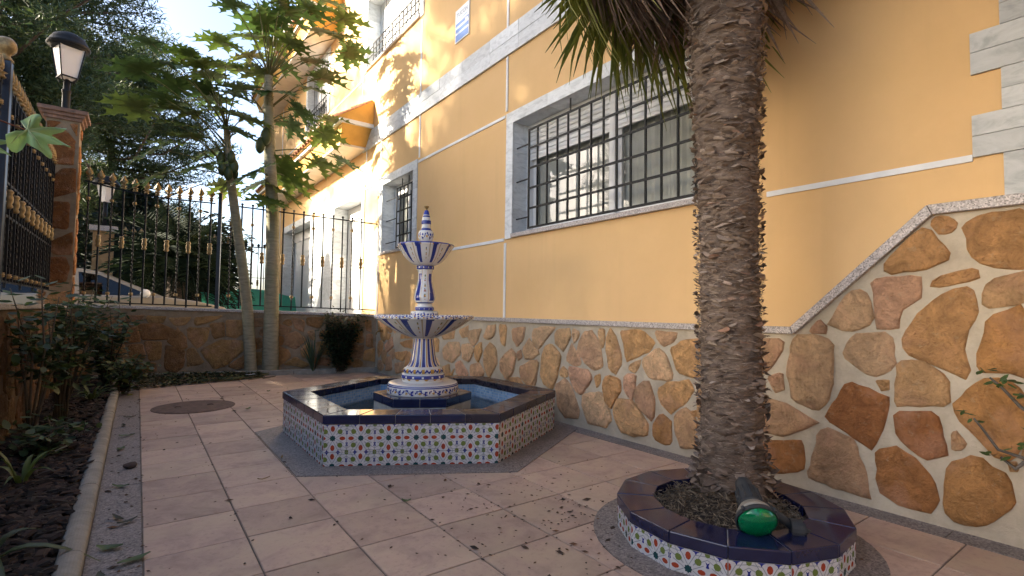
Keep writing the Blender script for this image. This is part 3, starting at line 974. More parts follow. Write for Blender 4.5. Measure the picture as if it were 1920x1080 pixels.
# stone plinth: mortar body, stones, granite coping
plinth_poly = [(HY0, -.03), (6.34, -.03), (6.34, .957), (-.749, .957), (-1.466, 1.617), (HY0, 1.617)]
mb = MB(); mb.prism(plinth_poly, -.004 - .002, 0, 0, FR, cap0=False)
plinth = mb.build('stone_plinth', M['mortar'], house)
SR = random.Random(5)
rich_ids = {13: 2, 14: 2, 15: 1, 17: 0, 18: 1, 20: 0, 48: 1, 8: 1}
for i, poly in enumerate(MAIN_STONES):
    if i in rich_ids: c = RICH[rich_ids[i]]
    elif i < 26: c = lum(SR.choice(PALE), SR.uniform(.72, .92))  # richer stones at the right end, also darkened for the dimmer light there
    else: c = lum(SR.choice(PALE), SR.uniform(.88, 1.08))
    make_stone(poly, FR, plinth, c, SR, SR.uniform(.006, .020))
reg = [(-2.24, .02), (6.25, .02), (6.25, .94), (-.76, .94), (-1.47, 1.59), (-2.24, 1.59)]
for poly in fill_stones(MAIN_STONES, reg, random.Random(3), 420, .17):
    make_stone(poly, FR, plinth, lum(SR.choice(PALE), SR.uniform(.8, 1.05)), SR, .010)
def coping(poly):
    mb = MB(); mb.prism(poly, -.0035, .032, 0, FR)
    bevel_smooth(mb.build('granite_coping', M['granite'], house), .004, 2)
y = 6.33
while y > .2:
    coping([(max(y - 1.35, -.05) + .0015, .9585), (y - .0015, .9585), (y - .0015, 1.004), (max(y - 1.35, -.05) + .0015, 1.004)]); y -= 1.35
coping([(-.749, .9585), (y - .0015, .9585), (y - .0015, 1.004), (-.733, 1.004)])
coping([(-.752, .9585), (-.7355, 1.0065), (-1.4445, 1.672), (-1.466, 1.6185)])
coping([(-1.469, 1.6185), (-1.4475, 1.672), (HY0, 1.672), (HY0, 1.6185)])

def window(op, surround, shutter, grille, key, deep=.20, panes=2):
    y0, y1, z0, z1 = op
    s = surround
    sr = MB(); sr.box((y0 - .002, z1 - .001, -.275), (y1 + .002, z1 + .0, -.27), 0, FR)
    sur = sr.build('window_surround', M['marble'], house)
    def slab(a0, b0, a1, b1, c0=-.0035, c1=.012):
        mb = MB(); mb.box((a0, b0, c0), (a1, b1, c1 + rnd.uniform(0, .003)), 0, FR)
        mb.build('marble_slab', M['marble'], sur)
    n = 4 if z1 - z0 > 1 else 3
    for k in range(n):
        b0, b1 = z0 - .05 + (z1 - z0 + .05) * k / n, z0 - .05 + (z1 - z0 + .05) * (k + 1) / n
        slab(y0 - s, b0 + .001, y0 - .001, b1 - .001); slab(y1 + .001, b0 + .001, y1 + s, b1 - .001)
        # reveals
        for ya, yb in ((y0 - .02, y0), (y1, y1 + .02)):
            mb = MB(); mb.box((ya, b0 + .001, -.27), (yb, b1 - .001, -.004), 0, FR); mb.build('reveal_slab', M['marble'], sur)
    n = max(2, int((y1 - y0 + 2 * s) / .62)); 
    for k in range(n):
        a0 = y0 - s + (y1 - y0 + 2 * s) * k / n; a1 = y0 - s + (y1 - y0 + 2 * s) * (k + 1) / n
        slab(a0 + .001, z1 + .001, a1 - .001, z1 + s)
        a0, a1 = max(a0, y0), min(a1, y1)
        mb = MB(); mb.box((a0 + .001, z1, -.27), (a1 - .001, z1 + .02, -.004), 0, FR); mb.build('reveal_slab', M['marble'], sur)
    mb = MB(); mb.box((y0 - .0005, z0 - .045, -.27), (y1 + .0005, z0 - .0005, .035), 0, FR)
    bevel_smooth(mb.build('granite_sill', M['granite'], sur), .004, 2)
    # frame, sashes, glass, curtains, shutter
    c0 = -deep
    mb = MB()
    fw = .05
    for a, b, c, d in ((y0, z0, y0 + fw, z1), (y1 - fw, z0, y1, z1), (y0 + fw, z0, y1 - fw, z0 + fw), (y0 + fw, z1 - fw, y1 - fw, z1)):
        mb.box((a, b, c0 - .05), (c, d, c0), 0, FR)
    win = mb.build('window', M['alu'], house)
    ym = (y0 + y1) / 2 + .02
    zsh = z1 - (z1 - z0) * shutter
    mb = MB()
    zz = z1 - fw - .02
    mb.box((y0 + fw, zsh - .03, c0 - .035), (y1 - fw, zsh - .002, c0 - .008), 0, FR)
    zc = zsh
    while zc < z1 - fw - .01:
        mb.box((y0 + fw, zc, c0 - .033), (y1 - fw, min(zc + .044, z1 - fw), c0 - .016), 0, FR)
        mb.box((y0 + fw, zc + .005, c0 - .022), (y1 - fw, min(zc + .038, z1 - fw), c0 - .010), 0, FR)
        zc += .05
    o = mb.build('roller_shutter', M['shutter'], win); o['kind'] = 'stuff'
    mb = MB(); mb.box((ym - .035, z0 + fw, c0 - .034), (ym + .035, z1 - fw, c0 + .004), 0, FR); mb.build('mullion', M['alu'], win)
    for a0, a1, dc in ((y0 + fw, ym - .03, .035), (ym + .03, y1 - fw, .052)):
        mb = MB()
        w = .055
        for a, b, c, d in ((a0, z0 + fw, a0 + w, z1 - fw), (a1 - w, z0 + fw, a1, z1 - fw), (a0 + w, z0 + fw, a1 - w, z0 + fw + w), (a0 + w, z1 - fw - w, a1 - w, z1 - fw)):
            mb.box((a, b, c0 - dc - .03), (c, d, c0 - dc), 0, FR)
        mb.build('sash', M['alu'], win)
        mb = MB(); mb.quad(*[FR(a, b, c0 - dc - .015) for a, b in ((a0 + w, z0 + fw + w), (a0 + w, z1 - fw - w), (a1 - w, z1 - fw - w), (a1 - w, z0 + fw + w))])
        mb.build('pane', M['glass'], win)
        mb = MB()
        n = 46
        pts = [(a0 + (a1 - a0) * i / n, c0 - .115 - .012 * math.sin(i * 1.9) - .008 * math.sin(i * .7)) for i in range(n + 1)]
        for p, q in zip(pts, pts[1:]): mb.quad(FR(p[0], z0, p[1]), FR(p[0], z1, p[1]), FR(q[0], z1, q[1]), FR(q[0], z0, q[1]))
        mb.build('curtain', M['curtain'], win, smooth=True)
    # grille
    if grille:
        g0, g1, h0, h1, nv, nh, cg = grille
        w = .026
        mb = MB(); mb.box((g0, h0, cg - .006), (g1, h0 + .022, cg + .006), 0, FR); mb.box((g0, h1 - .022, cg - .006), (g1, h1, cg + .006), 0, FR)
        mb.box((g0, h0 + .022, cg - .006), (g0 + .024, h1 - .022, cg + .006), 0, FR); mb.box((g1 - .024, h0 + .022, cg - .006), (g1, h1 - .022, cg + .006), 0, FR)
        gr = mb.build('window_grille', M['iron'], house)
        for i in range(1, nv):
            a = g0 + (g1 - g0) * i / nv
            mb = MB(); mb.box((a - .008, h0 + .02, cg - .008), (a + .008, h1 - .02, cg + .0075), 0, FR); mb.build('bar', M['iron'], gr)
        for i in range(1, nh):
            b = h0 + (h1 - h0) * i / nh
            mb = MB(); mb.box((g0 + .02, b - .011, cg + .003), (g1 - .02, b + .011, cg + .013), 0, FR); mb.build('bar', M['iron'], gr)
        for b in (h0 + (h1 - h0) * f for f in (.12, .5, .85)):
            for a0, a1 in ((y0 - .005, g0 + .002), (g1 - .002, y1 + .005)):
                mb = MB(); mb.box((a0, b - .007, cg - .005), (a1, b + .007, cg + .005), 0, FR); mb.build('bracket', M['iron'], gr)
        for a in (g0 + (g1 - g0) * .35, g0 + (g1 - g0) * .7):
            mb = MB(); mb.box((a - .008, h1 - .004, cg - .005), (a + .008, z1 + .005, cg + .005), 0, FR); mb.build('bracket', M['iron'], gr)
window(OPEN['big'], .132, .30, (-.17, 2.10, 1.985, 3.10, 14, 5, -.05), 'big', .20)
window(OPEN['small'], .14, .12, (4.99, 5.72, 2.10, 3.12, 5, 5, -.07), 'small', .22)
window(OPEN['upper'], .12, 1.0, (4.9, 6.85, 5.67, 6.08, 13, 3, -.02), 'upper', .25)
window(OPEN['u2'], .12, .5, (9.62, 11.38, 5.64, 6.1, 12, 3, -.02), 'u2', .22)
window(OPEN['u3'], .12, .6, None, 'u3', .2)

# garage openings with white doors behind marble surrounds
for (y0, y1, z0, z1) in (OPEN['g1'], OPEN['g2']):
    mb = MB(); mb.box((y0, z1 - .26, -.30), (y1, z1 - .002, -.285), 0, FR)
    gd = mb.build('garage_door', M['white_panel'], house)
    n = 16
    for k in range(n):
        b0, b1 = .3 + (z1 - .26 - .3) * k / n, .3 + (z1 - .26 - .3) * (k + 1) / n
        mb = MB(); mb.box((y0 + .06, b0 + .004, -.335), (y1 - .06, b1 - .004, -.318), 0, FR); mb.build('door_slat', M['white_panel'], gd)
    mb = MB(); mb.box((y0, .3, -.35), (y1, z1, -.34), 0, FR)
    for a0, a1 in ((y0, y0 + .06), (y1 - .06, y1)): mb.box((a0, .3, -.338), (a1, z1 - .262, -.30), 0, FR)
    mb.build('door_frame', M['alu'], gd)
    sr = MB(); sr.box((y0, z1 - .001, -.275), (y1, z1, -.27), 0, FR)
    sur = sr.build('garage_surround', M['marble'], house)
    n = 6
    for k in range(n):
        b0, b1 = .3 + (z1 - .3) * k / n, .3 + (z1 - .3) * (k + 1) / n
        for a0, a1 in ((y0 - .13, y0 - .001), (y1 + .001, y1 + .13)):
            mb = MB(); mb.box((a0, b0 + .001, -.003), (a1, b1 - .001, .014), 0, FR); mb.build('marble_slab', M['marble'], sur)
        for a0, a1 in ((y0 - .02, y0), (y1, y1 + .02)):
            mb = MB(); mb.box((a0, b0 + .001, -.283), (a1, b1 - .001, -.004), 0, FR); mb.build('reveal_slab', M['marble'], sur)
    for k in range(4):
        a0, a1 = y0 - .13 + (y1 - y0 + .26) * k / 4, y0 - .13 + (y1 - y0 + .26) * (k + 1) / 4
        mb = MB(); mb.box((a0 + .001, z1 + .001, -.003), (a1 - .001, z1 + .17, .014), 0, FR); mb.build('marble_slab', M['marble'], sur)
        mb = MB(); mb.box((max(a0, y0) + .001, z1 + .0015, -.283), (min(a1, y1) - .001, z1 + .02, -.0045), 0, FR); mb.build('reveal_slab', M['marble'], sur)
for k in range(6):       # marble pier between the garage doors
    for j in range(3):
        a0, a1 = 8.995 + 1.62 * j / 3, 8.995 + 1.62 * (j + 1) / 3
        mb = MB(); mb.box((a0 + .001, .3 + .49 * k + .001, -.003), (a1 - .001, .3 + .49 * (k + 1) - .001, .012), 0, FR); mb.build('marble_slab', M['marble'], house)

# pent roofs over the garage and higher up
def pent_roof(y0, y1, zb, dep, hgt, lean, key):
    e_ = .02
    mb = MB(); mb.box((y0 - .012, zb, 0), (y1 + .012, zb + e_ + .015, dep + .012), 0, FR)
    cn = mb.build('pent_roof', M['soffit'], house)
    mb = MB()
    e = .02
    lo = [(y0, 0), (y0, dep), (y1, dep), (y1, 0)]
    hi = [(y0 - lean, 0), (y0 - lean, dep + .06), (y1 + lean, dep + .06), (y1 + lean, 0)]
    for i in range(3):
        mb.quad(FR(lo[i][0], zb + e + .016, lo[i][1]), FR(lo[i + 1][0], zb + e + .016, lo[i + 1][1]), FR(hi[i + 1][0], zb + hgt, hi[i + 1][1]), FR(hi[i][0], zb + hgt, hi[i][1]))
    mb.build('fascia', M['canopy_yellow'], cn)
    mb = MB(); mb.box((y0 - lean - .05, zb + hgt, -.003), (y1 + lean + .05, zb + hgt + .07, dep + .12), 0, FR); mb.build('eaves_slab', M['white_strip'], cn)
    # tiles: courses of barrel tiles running up to the wall
    zt = zb + hgt + .075
    ht = .42
    n = int((y1 - y0 + 2 * lean) / .2)
    seg = 5
    me_ = {}
    def barrel(L, tilt):
        mb = MB()
        rr = []
        for e_ in range(2):
            ring = []
            for k in range(seg + 1):
                th = PI * k / seg
                r = .085 - .012 * e_
                ring.append((math.cos(th) * r, math.sin(th) * r * .8, e_ * L))
            rr.append([mb.vert(p) for p in ring] + [mb.vert((p[0] * .82, p[1] * .78, p[2])) for p in ring])
        a, b = rr
        m = seg + 1
        for k in range(seg):
            mb.face((a[k], a[k + 1], b[k + 1], b[k])); mb.face((a[m + k], b[m + k], b[m + k + 1], a[m + k + 1]))
            mb.face((a[k], a[m + k], a[m + k + 1], a[k + 1]))
        return mb.mesh('roof_tile', M['terracotta'], True)
    slope = Vector((dep + .18, 0, ht)); L = slope.length / 2 + .03
    me = barrel(L, 0)
    ux = Vector((0, 1, 0)); uz = slope.normalized(); uy = uz.cross(ux)
    for i in range(n):
        yy = y0 - lean + (i + .5) * (y1 - y0 + 2 * lean) / n
        for c in range(2):
            o = Vector((W - dep - .18, yy, zt)) + slope * (c * .5) + Vector((0, 0, .02 * c))
            mt = Matrix((ux, uy, uz)).transposed().to_4x4(); mt.translation = o
            if uy.z < 0: mt = mt @ Matrix.Rotation(PI, 4, 'Z')
            k = rnd.uniform(.7, 1.25)
            link('roof_tile', me, cn, mt, color=lum(rnd.choice([(.36, .15, .075), (.42, .20, .10), (.30, .13, .07)]), k))
    mb = MB(); mb.prism([(W - dep - .17, zt - .005), (W - .001, zt - .005), (W - .001, zt + ht + .02)], y0 - lean - .04, y1 + lean + .04, 0, Frame((0, 0, 0), (1, 0, 0), (0, 0, 1), (0, 1, 0)))
    mb.build('roof_bed', M['canopy_yellow'], cn)
pent_roof(7.0, 14.0, 4.08, .50, .32, .28, 'low')
pent_roof(9.0, 15.0, 7.15, .55, .35, .25, 'high')

# unseen porch past the quoins, added to dim the light on the right wall
mb = MB(); mb.box((W - 3.3, -7.2, 2.95), (W + 2, HY0 - .12, 3.2)); mb.build('added_porch_roof', M['soffit'], house)
for yy in (-6.9, -4.2):
    mb = MB(); mb.box((W - 3.2, yy - .18, -.05), (W - 2.84, yy + .18, 2.949)); mb.build('added_porch_pillar', M['plaster'], house)
mb = MB(); mb.box((W - 3.2, -7.2, -.05), (W + 2, -7.0, 2.949)); mb.build('added_porch_wall', M['plaster'], house)
# notice plate
sg = thing('notice_plate', 'small white and blue notice plate high on the yellow wall', 'sign', (W, 3.5, 4.94))
FS = Frame((W, 3.682, 4.712), (0, -1, 0), (0, 0, 1), (-1, 0, 0))
mb = MB(); mb.box((0, 0, -.003), (.36, .455, .012), 0, FS); bevel_smooth(mb.build('plate', M['sign_white'], sg), .003, 2)
def flat(name, a0, b0, a1, b1, mat, c=.0128):
    mb = MB(); mb.box((a0, b0, .0115), (a1, b1, c), 0, FS); mb.build(name, mat, sg)
flat('print_band', .012, .012, .348, .105, M['sign_blue']); flat('print_band', .012, .135, .348, .185, M['sign_blue'])
flat('print_band', .012, .22, .348, .265, M['sign_blue']); flat('print_line', .06, .112, .24, .13, M['sign_pale'])
flat('print_line', .03, .192, .26, .213, M['sign_pale']); flat('print_line', .10, .30, .30, .312, M['sign_pale']); flat('print_patch', .26, .192, .335, .25, M['sign_white'], .0135)
def text(name, body, size, a, b, mat, parent, fr, c=.0135, ext=.0004):
    cu = bpy.data.curves.new(name, 'FONT'); cu.body = body; cu.size = size; cu.extrude = ext; cu.align_x = 'LEFT'
    cu.materials.append(mat)
    mt = Matrix((fr.u, fr.v, fr.n)).transposed().to_4x4(); mt.translation = fr(a, b, c)
    tmp = bpy.data.objects.new('tmp', cu); COL.objects.link(tmp)
    me = bpy.data.meshes.new_from_object(tmp.evaluated_get(bpy.context.evaluated_depsgraph_get()))
    bpy.data.objects.remove(tmp)
    return link(name, me, parent, mt)
text('lettering', 'TUCON', .082, .035, .345, M['sign_grey'], sg, FS)

# brass garden tap on the plinth
tp = thing('garden_tap', 'small brass garden tap on the stone plinth behind the fountain', 'tap', (W, 5.95, .70))
P0 = Vector((W, 5.98, .715))
mb = MB(); mb.tube([P0 + Vector((.01, 0, 0)), P0 + Vector((-.06, 0, 0)), P0 + Vector((-.10, 0, -.005)), P0 + Vector((-.125, 0, -.03)), P0 + Vector((-.128, 0, -.06))], [.013, .013, .012, .011, .012], 8)
mb.build('spout', M['brass'], tp, True)
mb = MB(); mb.tube([P0 + Vector((-.06, 0, .01)), P0 + Vector((-.06, 0, .05))], .009, 8); mb.build('stem', M['brass'], tp, True)
mb = MB(); mb.tube([P0 + Vector((-.06, -.05, .055)), P0 + Vector((-.06, .05, .055))], .007, 8); mb.build('handle', M['brass'], tp, True)

# ------------------------------------------------------------------ Moorish pattern tiles
def star(cx, cy, r0, r1, n, ph=0.0):
    return [(cx + (r0 if k % 2 == 0 else r1) * math.cos(ph + PI * k / n), cy + (r0 if k % 2 == 0 else r1) * math.sin(ph + PI * k / n)) for k in range(2 * n)]
def blob(cx, cy, a, b, ph=0.0, e=1.0):
    out = []
    for k in range(8):
        th = 2 * PI * k / 8
        x, y = a * math.cos(th) * (1 if k % 2 == 0 else e), b * math.sin(th) * (1 if k % 2 == 0 else e)
        out.append((cx + x * math.cos(ph) - y * math.sin(ph), cy + x * math.sin(ph) + y * math.cos(ph)))
    return out
def pattern_shapes():
    """one repeat, 1 x 1, centred on the dark star; (polygon, material slot)"""
    S = []
    def line(x0, y0, x1, y1, w=.022):
        dx, dy = x1 - x0, y1 - y0; l = math.hypot(dx, dy); nx, ny = -dy / l * w / 2, dx / l * w / 2
        S.append(([(x0 + nx, y0 + ny), (x1 + nx, y1 + ny), (x1 - nx, y1 - ny), (x0 - nx, y0 - ny)], 5, 0))
    for sx in (-1, 1):
        for sy in (-1, 1):
            line(.12 * sx, .13 * sy, .5 * sx, .36 * sy); line(.13 * sx, .12 * sy, .36 * sx, .5 * sy)
            line(.12 * sx, .02 * sy, .40 * sx, .18 * sy); line(.02 * sx, .12 * sy, .18 * sx, .40 * sy)
            line(.18 * sx, .40 * sy, .5 * sx, .44 * sy)
    S.append((star(0, 0, .115, .088, 8), 3, 1))
    for dx, dy in ((.345, 0), (-.345, 0)): S.append((blob(dx, dy, .108, .072, 0, .98), 1, 1))
    for dx, dy in ((0, .345), (0, -.345)): S.append((blob(dx, dy, .078, .112, 0, .98), 1, 1))
    for sx in (-1, 1):
        for sy in (-1, 1):
            S.append(([(.255 * sx + .09 * sx * q[0], .245 * sy + .093 * sy * q[1]) for q in ((-.25, -1), (.6, -.95), (1, -.3), (1, .5), (.45, 1), (-.5, .8), (-1, .1), (-.9, -.45))], 2, 1))
            S.append(([(.5 * sx, .14 * sy), (.455 * sx, .15 * sy), (.475 * sx, .22 * sy), (.44 * sx, .31 * sy), (.5 * sx, .26 * sy)], 4, 1))
            S.append((star(.2 * sx, .5 * sy, .10, .048, 4, 0), 4, 1))
            S.append(([(.5 * sx, .41 * sy), (.445 * sx, .43 * sy), (.43 * sx, .5 * sy), (.5 * sx, .5 * sy)], 2, 1))
    return S
SHAPES = pattern_shapes()
PATMATS = [M['tile_white'], M['tile_red'], M['tile_green'], M['tile_teal'], M['tile_blue'], M['tile_line']]
def pattern_tile(x0, x1, y0, y1, P, ox=0.0, oy=0.0):
    """one tile: rectangle x0..x1, y0..y1 in metres, repeat of P metres whose dark star sits at (ox,oy)"""
    mb = MB()
    g = .0012
    a, b, c, d = x0 + g, x1 - g, y0 + g, y1 - g
    mb.prism([(a, c), (b, c), (b, d), (a, d)], 0, .006)
    for k in range(-1, 9):
        for j in range(-2, 3):
            X, Y = ox + k * P, oy + j * P
            if X + P < x0 or X - P > x1 or Y + P < y0 or Y - P > y1: continue
            for poly, mi, top in SHAPES:
                q = clip_rect([(X + p[0] * P, Y + p[1] * P) for p in poly], a, b, c, d)
                if len(q) >= 3 and area(q) and min(math.hypot(q[0][0] - p[0], q[0][1] - p[1]) for p in q[1:]) >= 0:
                    ax = [p[0] for p in q]; ay = [p[1] for p in q]
                    if max(ax) - min(ax) < 1e-4 or max(ay) - min(ay) < 1e-4: continue
                    # each repeat owns only its own cell
                    q = clip_rect(q, X - P / 2, X + P / 2, Y - P / 2, Y + P / 2)
                    if len(q) < 3: continue
                    mb.face([mb.vert((p[0], p[1], .0063 + .0003 * top)) for p in q], mi)
    return mb.mesh('pattern_tile', PATMATS)

def frame_matrix(fr, a=0, b=0, c=0):
    mt = Matrix((fr.u, fr.v, fr.n)).transposed().to_4x4(); mt.translation = fr(a, b, c); return mt

# ------------------------------------------------------------------ fountain basin
BR, CH, CT = 1.215, .352, .062            # circumradius of the cap, top height, cap thickness
basin = thing('fountain_basin', 'hexagonal basin of star patterned tiles with a navy tiled rim', 'basin', (HC[0], HC[1], 0))
VO = ngon(HC, BR - .012, 6, PI / 6)       # face of the patterned wall
VI = ngon(HC, BR - .225, 6, PI / 6)
VC = ngon(HC, BR, 6, PI / 6); VCI = ngon(HC, BR - .24, 6, PI / 6)
mb = MB()
for i in range(6):
    j = (i + 1) % 6
    lo = ngon(HC, BR - .022, 6, PI / 6); li = ngon(HC, BR - .22, 6, PI / 6)
    mb.prism([lo[i], lo[j], li[j], li[i]], -.02, CH - CT - .001)
mb.build('basin_wall', M['grout_light'], basin)
P = .1885
Hh = CH - CT - .003
side = BR - .012
cols = [i for i in range(7)]
tile_cache = {}
for i in range(6):
    p, q = VO[(i + 1) % 6], VO[i]
    u = Vector((q[0] - p[0], q[1] - p[1], 0)); L = u.length; u.normalize()
    n = Vector((u.y, -u.x, 0))
    mid = Vector(((p[0] + q[0]) / 2 - HC[0], (p[1] + q[1]) / 2 - HC[1], 0))
    if n.dot(mid) < 0:
        p, q = q, p; u = -u; n = -n
    fr = Frame((p[0], p[1], 0), u, (0, 0, 1), n)
    fr.o = fr.o - n * .0063
    st = -.03
    x = 0.0
    edges = [0.0]
    k = 0
    e = P * .5 + .0 + .06
    while e < L - .02: edges.append(e); e += P
    edges.append(L)
    for a, b in zip(edges, edges[1:]):
        for c, d in ((.003, Hh - P), (Hh - P, Hh)):
            me = pattern_tile(a, b, c, d, P, .06, Hh - P / 2)
            link('pattern_tile', me, basin, frame_matrix(fr))
# navy rim: mitred runs of cap tiles
for i in range(6):
    j = (i + 1) % 6
    n = 5
    for k in range(n):
        f0, f1 = k / n, (k + 1) / n
        def lerp(A, B, f): return (A[0] + (B[0] - A[0]) * f, A[1] + (B[1] - A[1]) * f)
        def rung(f): return lerp(VC[i], VC[j], f), lerp(VCI[i], VCI[j], f)
        a, b = rung(f0), rung(f1)
        quad = [a[0], b[0], b[1], a[1]]
        c = centroid(quad)
        quad = [(c[0] + (x - c[0]) * (1 - .006), c[1] + (y - c[1]) * (1 - .006)) for x, y in quad]
        mb = MB(); mb.prism(quad, CH - CT, CH + rnd.uniform(-.001, .001))
        worn = (i in (5, 0) and rnd.random() < .9) or (i in (1, 4, 3) and rnd.random() < .25)
        o = mb.build('rim_tile', M['navy_worn'] if worn else M['navy_tile'], basin); bevel_smooth(o, .006, 3)
mb = MB()
a, b = ngon(HC, BR - .006, 6, PI / 6), ngon(HC, BR - .234, 6, PI / 6)
for i in range(6):
    j = (i + 1) % 6; mb.prism([a[i], a[j], b[j], b[i]], CH - CT + .002, CH - .003)
mb.build('rim_grout', M['grout_light'], basin)
mb = MB()
for i in range(6):
    j = (i + 1) % 6
    L = math.dist(VI[i], VI[j])
    mb.quad((*VI[j], .02), (*VI[i], .02), (*VI[i], CH - CT), (*VI[j], CH - CT), 0, [(L, 0), (0, 0), (0, CH - CT - .02), (L, CH - CT - .02)])
f = [(*p, .03) for p in VI]
mb.face([mb.vert(p) for p in f], 0, [(p[0], p[1]) for p in f])
mb.build('mosaic_lining', M['mosaic'], basin)
mb = MB(); mb.face([mb.vert((*p, .165)) for p in ngon(HC, BR - .227, 6, PI / 6)])
wat = mb.build('water', M['water']); wat['kind'] = 'structure'

# ------------------------------------------------------------------ tiered ceramic fountain
ftn = thing('ceramic_fountain', 'tiered white and blue hand painted ceramic fountain with two scalloped bowls', 'fountain', (HC[0], HC[1], .03))
WHT, BLU, OCH, DBL, GRN, RED = (.70, .69, .665), (.022, .038, .24), (.50, .27, .04), (.015, .02, .12), (.10, .16, .06), (.35, .09, .04)
pv = ngon(HC, .44, 6, PI / 6)
mb = MB()
for i in range(6):
    j = (i + 1) % 6; mb.prism([(HC[0], HC[1]), ngon(HC, .43, 6, PI / 6)[i], ngon(HC, .43, 6, PI / 6)[j]], .03, .272)
mb.build('plinth', mottled('limescale', (.46, .46, .43), .55, 9, .8, .5, 40, .006, k2=1.15), ftn)
for i in range(6):
    j = (i + 1) % 6
    for k in range(2):
        def lp(A, B, f): return (A[0] + (B[0] - A[0]) * f, A[1] + (B[1] - A[1]) * f)
        inn = ngon(HC, .25, 6, PI / 6)
        quad = [lp(pv[i], pv[j], k / 2), lp(pv[i], pv[j], (k + 1) / 2), lp(inn[i], inn[j], (k + 1) / 2), lp(inn[i], inn[j], k / 2)]
        c = centroid(quad); quad = [(c[0] + (x - c[0]) * .988, c[1] + (y - c[1]) * .988) for x, y in quad]
        mb = MB(); mb.prism(quad, .2725, .345); bevel_smooth(mb.build('plinth_tile', M['navy_tile'], ftn), .005, 2)
mb = MB(); mb.prism(ngon(HC, .434, 6, PI / 6), .2735, .3425); mb.build('plinth_grout', M['grout_light'], ftn)

def fract(x): return x - math.floor(x)
def scroll(th, t, n, seed=0.0):
    """leafy scroll band: blue leaves with ochre curls on white, t in 0..1 across the band"""
    u = fract(th * n / (2 * PI) + seed)
    w = .5 + .30 * math.sin(2 * PI * u)
    if abs(t - w) < .10 + .09 * math.sin(2 * PI * u * 3 + 1): return BLU
    if math.hypot((u - .28) * 1.4, t - .42) < .15: return OCH
    if math.hypot((u - .74) * 1.4, t - .62) < .16: return BLU
    if math.hypot((u - .62) * 1.6, t - .28) < .09: return OCH if fract(u * 9) < .7 else GRN
    return WHT
def subdiv(prof, step=.008):
    out = []
    for p, q in zip(prof, prof[1:]):
        n = max(1, int(math.dist(p, q) / step))
        for k in range(n): out.append((p[0] + (q[0] - p[0]) * k / n, p[1] + (q[1] - p[1]) * k / n))
    out.append(prof[-1]); return out
def catmull(prof, n=5):
    P_ = [prof[0]] + prof + [prof[-1]]; out = []
    for i in range(1, len(P_) - 2):
        p0, p1, p2, p3 = P_[i - 1], P_[i], P_[i + 1], P_[i + 2]
        for k in range(n):
            t = k / n
            out.append(tuple(.5 * (2 * p1[c] + (p2[c] - p0[c]) * t + (2 * p0[c] - 5 * p1[c] + 4 * p2[c] - p3[c]) * t * t + (3 * p1[c] - p0[c] - 3 * p2[c] + p3[c]) * t ** 3) for c in (0, 1)))
    out.append(prof[-1]); return out
TH0 = PI + .98          # direction that faces the visitor
def ceramic(name, prof, paint, seg=144, rmod=None, smooth=True, step=.006):
    mb = MB()
    mb.lathe(subdiv(prof, step), seg, (HC[0], HC[1], 0), 0, lambda th, z, i: paint(th, z), (lambda th, i, z: rmod(th, z)) if rmod else None)
    return mb.build(name, M['ceramic'], ftn, smooth)
def p_drum(th, z):
    if z > .44: return lum(WHT, .9)
    if .413 < z < .421: return BLU
    if .425 < z < .432: return BLU
    if 0.352 < z < .41: 
        c = scroll(th, (z - .352) / .058, 17)
        return c
    return WHT
ceramic('base_drum', catmull([(.314, .3465), (.318, .365), (.316, .40), (.309, .425), (.297, .438), (.25, .445), (.18, .447)]), p_drum, 168)
def p_ring(th, z):
    if .463 < z < .478: 
        u = fract(th * 15 / (2 * PI)); 
        return OCH if abs(u - .5) < .26 - (.478 - z) * 9 else WHT
    if .478 <= z < .507: return WHT if fract(th * 15 / (2 * PI)) < .2 and z > .484 and z < .50 else BLU
    if .525 < z < .56:
        u = fract(th * 14 / (2 * PI))
        if abs(u - .5) < .17: return OCH
        return BLU if .532 < z + .008 * math.sin(th * 28) < .552 else WHT
    return WHT
ceramic('base_ring', catmull([(.185, .446), (.185, .462), (.194, .478), (.197, .49), (.192, .505), (.18, .516)]), p_ring)
ceramic('base_ring', catmull([(.168, .5165), (.178, .53), (.18, .545), (.17, .56), (.158, .567), (.148, .578)]), p_ring)
def p_col(th, z):
    u = fract(th * 14 / (2 * PI))
    if z > .822: return WHT
    if abs(u - .5) < .24: return BLU
    if abs(u - .5) < .27: return (.3, .32, .42)
    if abs(u) < .045 or u > .955: return lum(OCH, 1.1)
    return WHT
ceramic('column', catmull([(.142, .579), (.12, .612), (.104, .68), (.093, .76), (.088, .81), (.092, .828)]), p_col, 168, lambda th, z: 1 + .025 * math.cos(th * 14))
def bowl_paint(zb, zr, n, lip):
    def f(th, z):
        t = (z - zb) / (zr - zb)
        if z > zr - lip:
            if lip > .02:
                c = scroll(th, (z - zr + lip) / lip, n * 3)
                return c if c != WHT or fract(th * n * 5) > .5 else WHT
            return BLU
        u = fract(th * n / (2 * PI) + .18)
        w = .11 + .05 * t
        if t > .1 and abs(u - .5) < w: return BLU
        if .86 < t < .93 and abs(u - .5) < .2: return OCH
        if abs(abs(u - .5) - .30) < .012 + .008 * t: return (.46, .36, .22)
        v = min(u, 1 - u)
        if v < .028 and .25 < t < .78 and fract(t * 5) < .6: return (BLU, RED, OCH, GRN)[int(t * 23) % 4]
        return WHT
    return f
def scal(n, amt, z0, z1): return lambda th, z: 1 + amt * max(0, min(1, (z - z0) / (z1 - z0))) * abs(math.cos(th * n / 2)) - amt / 2 * max(0, min(1, (z - z0) / (z1 - z0)))
